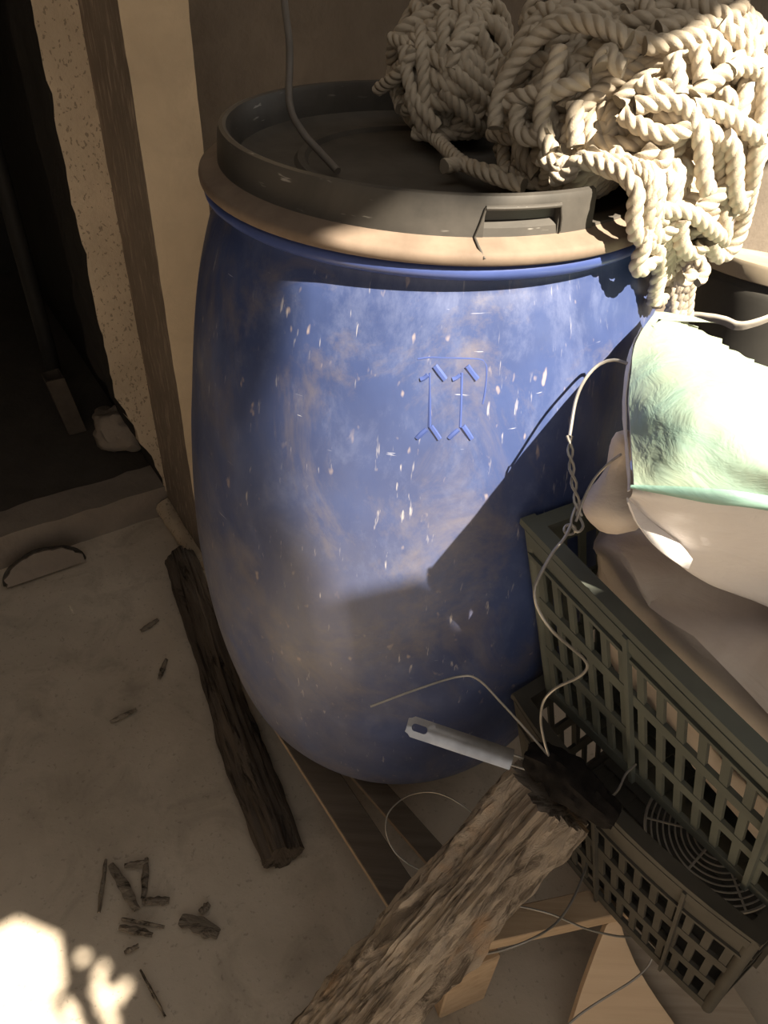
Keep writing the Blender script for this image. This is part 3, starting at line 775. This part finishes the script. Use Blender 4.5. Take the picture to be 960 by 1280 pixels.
front = [topw[4],
 [px(*q) for q in [(787,624,.935),(830,650,.925),(880,665,.925),(940,680,.925),(1000,695,.925),(1080,725,.92),(1140,760,.91)]],
 [px(*q) for q in [(790,640,.915),(832,678,.890),(880,703,.885),(940,720,.885),(1000,735,.885),(1080,765,.88),(1140,800,.87)]],
 [px(*q) for q in [(802,655,.900),(842,698,.868),(882,728,.855),(942,752,.850),(1000,775,.85),(1080,805,.85),(1140,840,.85)]]]
inset = [[p + wt * 0.06 + Vector((0, 0, -0.012)) for p in front[3]], [p + wt * 0.02 + dt * 0.015 + Vector((0, 0, -0.045)) for p in topw[0]]]
inset[1] = [clear(p) for p in inset[1]]
rowsb = [topw[0], topw[1], topw[2], topw[3], topw[4]] + front[1:] + inset + [topw[0]]
V, F = loft(rowsb, 56, 90, 0.004, 2.0, 12)
sb = obj('sack_body', (V, F), M['white_film'], ws)
gtop = [[p + Vector((0, 0, 0.0045)) for p in r] for r in topw]
# serrated, torn back edge
V, F = loft(gtop, 90, 40, 0.004, 2.0, 12)
for i in range(90):
    zg = 0.008 * (((i * 0.137 + 0.3 * math.sin(i * 0.31)) % 1)) + 0.006 * noise.noise(Vector((i * 0.21, 0, 7)))
    for j in range(6):
        V[j * 90 + i] = V[j * 90 + i] + wt * (zg * (1 - j / 6)) + Vector((0, 0, 0.012 * (1 - j / 6)))
obj('green_panel', thick((V, F), 0.0012), M['green_film'], ws)
obj('teal_hem', tube(catmull([p + Vector((0, 0, 0.003)) - wt * 0.002 for p in topw[4]], 0.01), lambda t: 0.0015 + 0.0055 * min(1, t * 4), 10), M['teal_film'], ws)
# loose side film at the barrel end and folded lower hem catching the sun
side = [[clear(px(*q), .006) for q in [(801,408,.970),(788,450,.985),(784,500,.975),(786,560,.962),(789,612,.952)]],
        [clear(px(*q), .006) for q in [(799,412,.962),(784,452,.972),(781,505,.955),(783,560,.945),(786,615,.945)]]]
obj('side_film', thick(loft(side, 30, 8, 0.002, 5, 20), 0.001), M['white_film'], ws)
hem = [[px(*q) for q in [(783,622,.942),(803,643,.922),(830,664,.908),(852,682,.898),(865,698,.890)]],
       [px(*q) for q in [(784,628,.940),(797,656,.918),(822,686,.898),(848,705,.884),(860,711,.882)]]]
obj('folded_hem', thick(loft(hem, 30, 8, 0.001, 5, 20), 0.0015), M['white_film'], ws)

# ------------------------------------------------------------------ log post leaning on the crates
pt = px(688, 994, 0.475); pb = px(392, 1335, 0.07)
pdir = (pb - pt).normalized()
Lp = (pb - pt).length
P = [pt + pdir * (Lp * i / 260) for i in range(261)]
def bark(a, L, t):
    ca, sa = math.cos(a), math.sin(a)
    q = 0.012 * noise.noise(Vector((ca * 2.2, sa * 2.2, L * 2.0))) + 0.011 * noise.noise(Vector((ca * 7, sa * 7, L * 6 + 4))) + 0.006 * noise.noise(Vector((ca * 18, sa * 18, L * 22))) + 0.003 * noise.noise(Vector((ca * 34, sa * 34, L * 60)))
    g = (a - GROOVE + 0.25 * math.sin(L * 5)) % (2 * PI); g = min(g, 2 * PI - g)
    q -= 0.020 * math.exp(-(g / 0.10) ** 2) * (1 - 0.6 * t)
    return q
GROOVE = 0.0
# find the groove angle : the side of the post turned to the camera, a little to the right
t_ = (P[1] - P[0]).normalized(); nrm, _ = frame(t_); b_ = t_.cross(nrm)
vw = (CAM - pt).normalized(); rgt = BX
dirg = (vw * 0.85 + (rgt - BY * 0.6).normalized() * 0.55).normalized()
GROOVE = math.atan2(dirg.dot(b_), dirg.dot(nrm))
tag(obj('wooden_post', tube(P, lambda t: 0.054 + 0.003 * t, 128, rf=bark), M['post']), 'thick weathered wooden post with cracked bark leaning against the crates', 'wooden post')

# dark old timber on the floor left of the barrel
ba = px(225, 700, 0.03); bb_ = px(352, 1075, 0.03)
def beamf(a, L, t): 
    return 0.010 * (abs(math.cos(2 * a)) - 0.5) + 0.006 * noise.noise(Vector((math.cos(a) * 2, math.sin(a) * 2, L * 4))) + 0.006 * noise.noise(Vector((math.cos(a) * 7, math.sin(a) * 7, L * 14))) - 0.010 * math.exp(-(((a - 1.2) % (2 * PI) - PI) / 0.14) ** 2)
P = [ba + (bb_ - ba) * (i / 120) + Vector((0.004 * math.sin(i * .07), 0.004 * math.cos(i * .1), 0.004)) for i in range(121)]
tag(obj('old_timber', tube(P, lambda t: 0.033, 48, rf=beamf), M['old_beam']), 'dark weathered timber lying on the floor beside the barrel', 'timber')

# ------------------------------------------------------------------ pallet under the barrel
pl = thing('pallet', 'low wooden pallet of narrow boards with dark tops and pale edges under the blue barrel', 'pallet', (0.03, 0.80, 0.0))
def board(left_a, left_b, width, z, th, back, fwd, name, mat):
    a = px(*left_a, z); b = px(*left_b, z); e = (b - a).normalized(); wv = perp(e)
    a2 = a - e * back; b2 = b + e * fwd; c = (a2 + b2) / 2 + wv * (width / 2) - Vector((0, 0, th / 2))
    return obj(name, box(c, (e, wv, Vector((0, 0, 1))), ((b2 - a2).length / 2, width / 2, th / 2), 0.0015, 1), mat, pl, False), e, wv
def two_tone(o):  # side faces pale, top and bottom faces stay darker
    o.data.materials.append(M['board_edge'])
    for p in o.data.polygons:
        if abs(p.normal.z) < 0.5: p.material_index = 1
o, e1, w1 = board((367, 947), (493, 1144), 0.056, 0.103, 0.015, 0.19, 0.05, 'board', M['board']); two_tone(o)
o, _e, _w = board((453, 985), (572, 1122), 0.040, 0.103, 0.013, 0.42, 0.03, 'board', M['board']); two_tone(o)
for q_ in (0.18, 0.26):
    a_ = px(367, 947, 0.103) + w1 * q_
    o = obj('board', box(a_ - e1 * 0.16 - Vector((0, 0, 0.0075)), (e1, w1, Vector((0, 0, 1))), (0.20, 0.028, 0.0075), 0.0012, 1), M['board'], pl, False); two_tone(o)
for q_ in (-0.02, -0.16):
    a_ = px(367, 947, 0.103) + w1 * 0.160 + e1 * (q_ - 0.05)
    obj('stringer', box(Vector((a_.x, a_.y, 0.0435)), (w1, e1, Vector((0, 0, 1))), (0.125, 0.03, 0.044), 0.0012, 1), M['board'], pl, False)
# pale batten across on a block, carrying the crates
la = px(572, 1185, 0.208); lb2 = px(744, 1147, 0.208); e = (lb2 - la).normalized(); wv = perp(e) if False else Vector((-e.y, e.x, 0))
lb3 = lb2 + e * 0.20
tag(obj('wooden_batten', box((la + lb3) / 2 + wv * 0.018 - Vector((0, 0, 0.015)), (e, wv, Vector((0, 0, 1))), ((lb3 - la).length / 2, 0.02, 0.015), 0.0012, 1), M['pale_wood'], None, False, loc=(la + lb3) / 2), 'pale sawn batten reaching under the lower crate, resting on a block', 'batten')
f0 = px(549, 1274, 0.0); f1 = px(606, 1248, 0.0); eb = (f1 - f0).normalized(); wb = Vector((-eb.y, eb.x, 0)); hb = (f1 - f0).length / 2
tag(obj('wooden_block', box((f0 + f1) / 2 + wb * 0.026 + Vector((0, 0, 0.088)), (eb, wb, Vector((0, 0, 1))), (hb, 0.026, 0.088), 0.0025, 1), M['pale_wood'], None, False, loc=(f0 + f1) / 2), 'short pale wooden block standing upright under the end of the batten', 'block')

# tan curved board and grey plank at the lower right
def sheet(pts, th):
    n = len(pts); nn = (pts[2] - pts[0]).cross(pts[-2] - pts[0]).normalized()
    if nn.z < 0: nn = -nn
    V = list(pts) + [p - nn * th for p in pts]
    return V, [tuple(range(n)), tuple(range(2 * n - 1, n - 1, -1))] + [(i, (i + 1) % n, n + (i + 1) % n, n + i) for i in range(n)]
def plz(u, v):  # sloping plane of the tan board
    a = px(768, 1150, 0.17); b = px(712, 1290, 0.05); c = px(850, 1290, 0.05); n = (b - a).cross(c - a); d = ray(u, v)
    return CAM + d * ((a - CAM).dot(n) / d.dot(n))
out = [(758,1157),(764,1151),(770,1150),(776,1156),(783,1178),(794,1204),(809,1230),(826,1256),(846,1284),(872,1320),(702,1320),(714,1280),(728,1236),(744,1192)]
tag(obj('tan_board', sheet([plz(*q) for q in out], 0.012), M['tan_board'], None, False, loc=plz(780, 1280)), 'smooth tan board with a rounded tip, leaning below the lower crate', 'board')
def plg(u, v):
    a = px(775, 1150, 0.14); b = px(760, 1290, 0.02); c = px(920, 1290, 0.02); n = (b - a).cross(c - a); d = ray(u, v)
    return CAM + d * ((a - CAM).dot(n) / d.dot(n))
tag(obj('grey_plank', sheet([plg(*q) for q in [(772,1140),(840,1130),(905,1215),(960,1300),(960,1340),(760,1340)]], 0.012), M['grey_board'], None, False, loc=plg(860, 1280)), 'streaked grey plank behind the tan board, under the crate corner', 'plank')

# ------------------------------------------------------------------ sooty skimmer with a steel handle
sk = thing('skimmer', 'blackened skimmer with a steel handle lying on the end of the post', 'skimmer', tuple(px(690, 965, 0.50)))
h0 = px(509, 906, 0.56); h1 = px(641, 950, 0.525); he = (h1 - h0).normalized(); hn = (CAM - h0).normalized(); hn = (hn - he * hn.dot(he)).normalized(); hw_ = he.cross(hn).normalized()
HL = (h1 - h0).length; HW = 0.0125
def HP(x, y, up): return h0 + he * x + hw_ * y + hn * (up - 22.0 * y * y)
n = 40; V, F = [], []
cx_, ext = 0.016, 0.034
outer, inner = [], []
for k in range(n):
    a = 2 * PI * k / n; c_, s_ = math.cos(a), math.sin(a)
    m = 1 / max(abs(c_) / (ext / 2), abs(s_) / HW); ox, oy = c_ * m, s_ * m
    X = ext / 2 + ox
    if X < 0.006 and abs(oy) > HW - 0.006:
        oy = math.copysign(HW - 0.002 - (0.006 - X) * 0.4, oy)
    outer.append((X, oy)); inner.append((cx_ + c_ * 0.0045 + (0.0055 if c_ > 0 else -0.0055), s_ * 0.0045))
TH = 0.0016
for up in (0, -TH):
    V += [HP(x, y, up) for x, y in outer] + [HP(x, y, up) for x, y in inner]
for k in range(n):
    k2 = (k + 1) % n
    F += [(k, k2, n + k2, n + k), (2 * n + k, 3 * n + k, 3 * n + k2, 2 * n + k2), (k, 2 * n + k, 2 * n + k2, k2), (n + k, n + k2, 3 * n + k2, 3 * n + k)]
b0_ = len(V); my = 10; mx = 14
for i in range(mx + 1):
    for up in (0, -TH):
        for j in range(my + 1):
            x = ext + (HL - ext) * i / mx; V.append(HP(x, -HW + 2 * HW * j / my, up))
st = 2 * (my + 1)
for i in range(mx):
    for j in range(my):
        q = b0_ + i * st + j
        F += [(q, q + 1, q + st + 1, q + st), (q + my + 1, q + my + 1 + st, q + my + 2 + st, q + my + 2)]
    for j in (0, my):
        q = b0_ + i * st + j; F.append((q, q + st, q + st + my + 1, q + my + 1))
for j in range(my): q = b0_ + mx * st + j; F.append((q, q + 1, q + my + 2, q + my + 1))
o = obj('handle', (V, F), M['steel'], sk); o['label'] = 'brushed steel handle with a hanging slot'
for yy, (u, v) in ((-0.006, (672, 956)), (0.006, (664, 964))):
    obj('wire_prong', tube(catmull([HP(HL - 0.004, yy, -.002), HP(HL + 0.012, yy, -.003), px(u, v, 0.515)], 0.006), 0.0014, 8), M['wire'], sk)
P = [px(660, 944, 0.52), px(690, 958, 0.525), px(722, 985, 0.525), px(750, 1010, 0.52), px(768, 1022, 0.515)]
obj('strainer_head', tube(catmull(P, 0.004), lambda t: 0.011 + 0.014 * math.sin(PI * min(1, max(0, t * 0.92 + 0.06))) ** 0.6, 28, rf=lambda a, L, t: 0.006 * noise.noise(Vector((math.cos(a) * 2, math.sin(a) * 2, L * 45))) + 0.003 * noise.noise(Vector((math.cos(a) * 6, math.sin(a) * 6, L * 120)))), M['soot'], sk)

# ------------------------------------------------------------------ loose wires
def wire(pts, label, r=0.0016, extra=()):
    P = catmull([px(*q) for q in pts], 0.005)
    parts = [tube(P, r, 8)] + list(extra)
    tag(obj('metal_wire', join(*parts), M['wire'], loc=P[0]), label, 'wire', 'loose galvanised wires')
wire([(463,883,.56),(520,862,.565),(572,846,.57),(597,849,.57),(628,880,.56),(660,915,.55),(686,945,.545)], 'thin wire with a free end pointing left in front of the barrel', 0.0015)
tw = []
cl = catmull([px(*q) for q in [(712,545,.925),(714,580,.905),(719,615,.885),(724,645,.868)]], 0.004)
for s in (0, PI):
    Q = []
    for i, p in enumerate(cl):
        a = s + i * 0.9; Q.append(p + BX * (0.0024 * math.cos(a)) + FW * (0.0024 * math.sin(a)))
    tw.append(tube(Q, 0.0014, 8))
lp = catmull([px(*q) for q in [(724,645,.868),(729,658,.864),(722,665,.862),(714,655,.864),(717,640,.87),(722,630,.875)]], 0.003)
kn = [pd(712 + 7 * math.cos(a), 662 + 7 * math.sin(a) * 0.9, 0.745 + 0.003 * math.sin(a * 2)) for a in np.linspace(0, 2 * PI, 20)]
kd = (px(712, 662, .86) - CAM).dot(FW)
kn = [pd(712 + 7 * math.cos(a), 662 + 7 * math.sin(a) * 0.9, kd + 0.003 * math.sin(a * 2)) for a in np.linspace(0, 2 * PI, 20)]
arm = catmull([px(*q) for q in [(786,455,.975),(768,450,.972),(750,455,.965),(733,472,.955),(720,500,.945),(712,545,.925)]], 0.005)
arm2 = catmull([px(*q) for q in [(720,652,.868),(728,628,.885),(742,600,.905),(760,580,.925),(776,568,.945)]], 0.005)
wire([(714,655,.866),(706,672,.862),(690,692,.855),(672,725,.845),(668,740,.835),(673,762,.82),(690,788,.80),(712,808,.77),(730,824,.74),(734,835,.725),(722,847,.70),(695,860,.665),(680,876,.64),(676,900,.60),(680,925,.565),(686,945,.545)],
     'twisted wire looping from the white sack down the front of the crates', 0.0016, tw + [tube(lp, 0.0014, 8), tube(kn, 0.0013, 8), tube(arm, 0.0017, 8), tube(arm2, 0.0013, 8)])
wire([(606,1030,.20),(585,1012,.215),(560,996,.215),(535,990,.20),(508,996,.18),(487,1014,.16),(482,1035,.145),(490,1060,.13),(508,1078,.125),(530,1090,.125),(545,1096,.13)], 'thin wire curling round over the pallet behind the post', 0.0013)
wire([(738,1052,.285),(732,1085,.285),(716,1124,.28),(696,1153,.275),(668,1172,.28),(630,1187,.27),(590,1196,.25),(555,1208,.235),(530,1228,.22),(512,1252,.20),(497,1285,.18)], 'wire arching over the batten and block beside the post', 0.0016)
wire([(615,1128,.21),(650,1133,.215),(690,1143,.22),(730,1160,.21),(770,1170,.20),(800,1172,.19),(814,1185,.18),(812,1205,.165),(790,1226,.15),(755,1248,.13),(725,1268,.115),(700,1290,.10)], 'wire bending across the tan board below the lower crate', 0.0016)
wire([(725,980,.525),(745,990,.53),(763,996,.525),(774,985,.525),(782,968,.53),(795,955,.535)], 'short bent wire between the strainer head and the fan guard', 0.0014)

# ------------------------------------------------------------------ second drum behind, on the right
dtop = pd(1012, 337, 1.55); dax = (Vector((0, 0, 1)) + FW.cross(BX).cross(Vector((0, 0, 1))) * 0).normalized()
vd = (dtop - CAM).normalized(); back = Vector((vd.x, vd.y, 0)).normalized()
dax = (Vector((0, 0, 1)) * math.cos(0.24) + back * math.sin(0.24)).normalized()
hd = dtop.z / dax.z; dbase = dtop - dax * hd; sd = dax.cross(Vector((0, 0, 1))).normalized(); fd = sd.cross(dax)
def lean_lathe(prof, n=96):
    V, F, U = lathe(prof, (0, 0), n); return [dbase + sd * p.x + fd * p.y + dax * p.z for p in V], F, U
dr = thing('dark_drum', 'dark plastic drum with a dusty lid leaning behind the sacks', 'drum', tuple(dbase))
q_ = 0.205
obj('drum_body', lean_lathe(smooth_prof([(0, .004), (q_ * .9, 0.0), (q_ * .97, .01), (q_ * 1.04, .2), (q_ * 1.06, hd * .5), (q_ * 1.02, hd - .09), (q_ * .97, hd - .04), (q_ * .96, hd - .015)])), M['drum'], dr)
obj('drum_lid', lean_lathe([(0, hd - .003), (q_ * .86, hd - .003), (q_ * .9, hd + .003), (q_ * .98, hd + .002), (q_, hd - .004), (q_, hd - .03), (q_ * .975, hd - .032), (q_ * .975, hd - .018), (0, hd - .018)]), M['drum_top'], dr)
P = [pd(862, 393, 1.36), pd(885, 395, 1.35), pd(905, 398, 1.34), pd(922, 404, 1.335), pd(940, 402, 1.33), pd(965, 394, 1.33)]
st_ = [[p + Vector((0, 0, .004)) for p in catmull_n(P, 8)], [p + Vector((0, -.004, .0)) for p in catmull_n(P, 8)], [p + Vector((0, 0.0, -.012)) for p in catmull_n(P, 8)]]
tag(obj('plastic_strip', thick(loft(st_, 40, 8, 0.002, 3, 20), 0.001), M['strip_film'], loc=P[0]), 'thin crinkled strip of clear plastic in front of the dark drum', 'plastic strip')

# ------------------------------------------------------------------ doorway : box post, pole, rubble
def to_px(P):
    q = P - CAM; return 480 + FPX * q.dot(BX) / q.dot(FW), 640 - FPX * q.dot(BY) / q.dot(FW)
def height_for(base, v):
    z = 0.0
    while to_px(base + Vector((0, 0, z)))[1] > v and z < 3: z += 0.002
    return z
b_ = px(94, 535, STEP); hh = height_for(b_, 470)
V = []
pp = [(-.024, -.03), (.024, -.03), (.024, .03), (-.024, .03)]; qq = [(-.019, -.025), (.019, -.025), (.019, .025), (-.019, .025)]
lean = AX * -0.015 - BXW * 0.02
for z in (0, hh):
    off = lean * (1 if z else 0)
    V += [b_ + off + BXW * x + AX * y + Vector((0, 0, z)) for x, y in pp] + [b_ + off + BXW * x + AX * y + Vector((0, 0, z if z else 0.01)) for x, y in qq]
F = []
for i in range(4):
    j = (i + 1) % 4; F += [(i, j, 8 + j, 8 + i), (4 + i, 12 + i, 12 + j, 4 + j), (8 + i, 8 + j, 12 + j, 12 + i)]
F += [(3, 2, 1, 0), (4, 5, 6, 7)]
tag(obj('box_post', (V, F), plain('dark_box_wood', (0.075, 0.058, 0.044), 0.85, 0, 0.3, 30), None, False, loc=b_), 'short open-topped box post standing on the dark doorway floor', 'post')
p0 = px(105, 500, STEP) + AX * -0.25; p0.z = STEP
pole_b = px(98, 528, STEP) - AX * 0.22; pole_b.z = STEP
top_ = pole_b + Vector((0, 0, 2.2))
tag(obj('dark_pole', tube([pole_b + Vector((0, 0, 2.3 * i / 20)) for i in range(21)], 0.022, 20), plain('dark_pole_paint', (0.02, 0.018, 0.016), 0.7, 0, 0.25, 20), loc=pole_b), 'tall dark pole standing inside the unlit doorway', 'pole')
def rock(c, rad, seed, amp=0.35, sub=4):
    bm = bmesh.new(); bmesh.ops.create_icosphere(bm, subdivisions=sub, radius=1.0)
    for v in bm.verts:
        d = v.co.copy(); k = 1 + amp * noise.noise(d * 1.4 + Vector((seed, 0, 0))) + amp * 0.4 * noise.noise(d * 4 + Vector((seed, 0, 0))) + 0.05 * noise.noise(d * 12)
        v.co = Vector((d.x * rad[0] * k, d.y * rad[1] * k, d.z * rad[2] * k)) + c
    bm.verts.index_update(); r = [v.co.copy() for v in bm.verts], [tuple(v.index for v in f.verts) for f in bm.faces]; bm.free(); return r
rc = px(150, 535, STEP + 0.045)
tag(obj('cement_lump', rock(rc, (0.075, 0.065, 0.066), 3.0), M['step'], loc=rc), 'rough lump of cement at the foot of the door jamb', 'rubble')
# cracked half-round plaster piece against the kerb
hc = px(58, 716, 0.0); ex = BXW; ey = (Vector((0, 0, 1)) * 0.9 - AX * 0.45).normalized(); V, F = [], []
n = 28; R_ = [0.093 * (1 + 0.10 * noise.noise(Vector((k * .5, 2, 0)))) for k in range(n + 1)]
nn = ex.cross(ey)
for o_ in (0.0, 0.016):
    V.append(hc + nn * o_)
    for k in range(n + 1):
        a = PI * k / n; V.append(hc + nn * o_ + ex * (math.cos(a) * R_[k]) + ey * (math.sin(a) * R_[k] * 0.62))
m_ = n + 2
for k in range(n): F += [(0, 1 + k, 2 + k), (m_, m_ + 2 + k, m_ + 1 + k), (1 + k, m_ + 1 + k, m_ + 2 + k, 2 + k)]
F += [(0, m_, m_ + 1, 1), (0, n + 1, m_ + n + 1, m_)]
pc = obj('plaster_piece', (V, F), M['step'], None, False, loc=hc); tag(pc, 'cracked half-round piece of plaster leaning on the kerb', 'rubble')
crk = tube(catmull([hc - nn * 0.002 + ex * (math.cos(a) * 0.094) + ey * (math.sin(a) * 0.058) for a in np.linspace(0.02, PI - .02, 16)], .006), lambda t: 0.003 + 0.003 * abs(math.sin(t * 9)), 8, rf=lambda a, L, t: 0.0015 * noise.noise(Vector((a, L * 90, 0))))
obj('dark_edge', crk, M['dirt'], pc)

# ------------------------------------------------------------------ bark chips on the floor
CH = [((133,1076),(124,1142),.007,'long narrow bark splinter, leftmost in the scatter on the floor'),
 ((139,1082),(172,1138),.017,'broad bark piece with a pale edge in the middle of the scatter'),
 ((156,1084),(186,1079),.012,'bark chip lying crosswise at the top of the scatter'),
 ((184,1074),(179,1124),.011,'upright bark chip on the scatter side nearest the dark timber'),
 ((178,1128),(212,1127),.014,'crumbly bark chip pointing at the dark timber from the scatter'),
 ((150,1160),(191,1170),.012,'flat dark bark chip just below the scatter'),
 ((153,1150),(206,1160),.006,'thin straight bark sliver below the scatter'),
 ((156,1192),(174,1183),.008,'small loose bark chip nearest the dappled light'),
 ((226,1150),(274,1168),.024,'curled bark piece with a pale edge, apart from the scatter'),
 ((250,1142),(262,1131),.012,'bark crumb touching the curled bark piece'),
 ((138,904),(171,888),.009,'bark chip alone in the middle of the dusty floor'),
 ((199,850),(208,826),.010,'small dark bark chip close beside the old timber'),
 ((176,790),(198,776),.012,'bark chip near the upper end of the old timber'),
 ((176,1214),(207,1272),.005,'long faint wood splinter below the bark scatter')]
for i, (a, b, wd, lab) in enumerate(CH):
    A = px(*a, 0.002); B = px(*b, 0.002); e = (B - A).normalized(); wv = Vector((-e.y, e.x, 0)); L = (B - A).length; V, F, U = [], [], []
    nx_, ny_ = 18, 6
    for s in (0, 1):
        for x in range(nx_ + 1):
            for y in range(ny_ + 1):
                t = x / nx_; u_ = y / ny_ - 0.5
                ww = wd * (0.55 + 0.45 * math.sin(PI * min(1, max(0, t * .9 + .05)))) * (1 + 0.5 * noise.noise(Vector((t * 5, i * 3.1, y > 3))))
                z = 0.003 + (0.005 + 0.004 * noise.noise(Vector((t * 6, u_ * 3, i)))) * (1 - 2.5 * u_ * u_) + (0 if s else -0.003)
                V.append(A + e * (L * t) + wv * (u_ * ww) + Vector((0, 0, max(-0.002, z))))
    q = (nx_ + 1) * (ny_ + 1)
    for x in range(nx_):
        for y in range(ny_):
            k = x * (ny_ + 1) + y
            f1 = (k, k + 1, k + ny_ + 2, k + ny_ + 1); f2 = tuple(q + j for j in (k, k + ny_ + 1, k + ny_ + 2, k + 1)); F += [f1, f2]
    for x in range(nx_):
        for y in (0, ny_):
            k = x * (ny_ + 1) + y; F.append((k, k + ny_ + 1, q + k + ny_ + 1, q + k))
    for y in range(ny_):
        for x in (0, nx_):
            k = x * (ny_ + 1) + y; F.append((k, k + 1, q + k + 1, q + k))
    tag(obj('bark_chip', (V, F, [tuple((V[j].x * 3, V[j].y * 3) for j in f) for f in F]), M['chip'], loc=A), lab, 'bark chip', 'bark chips on the floor')
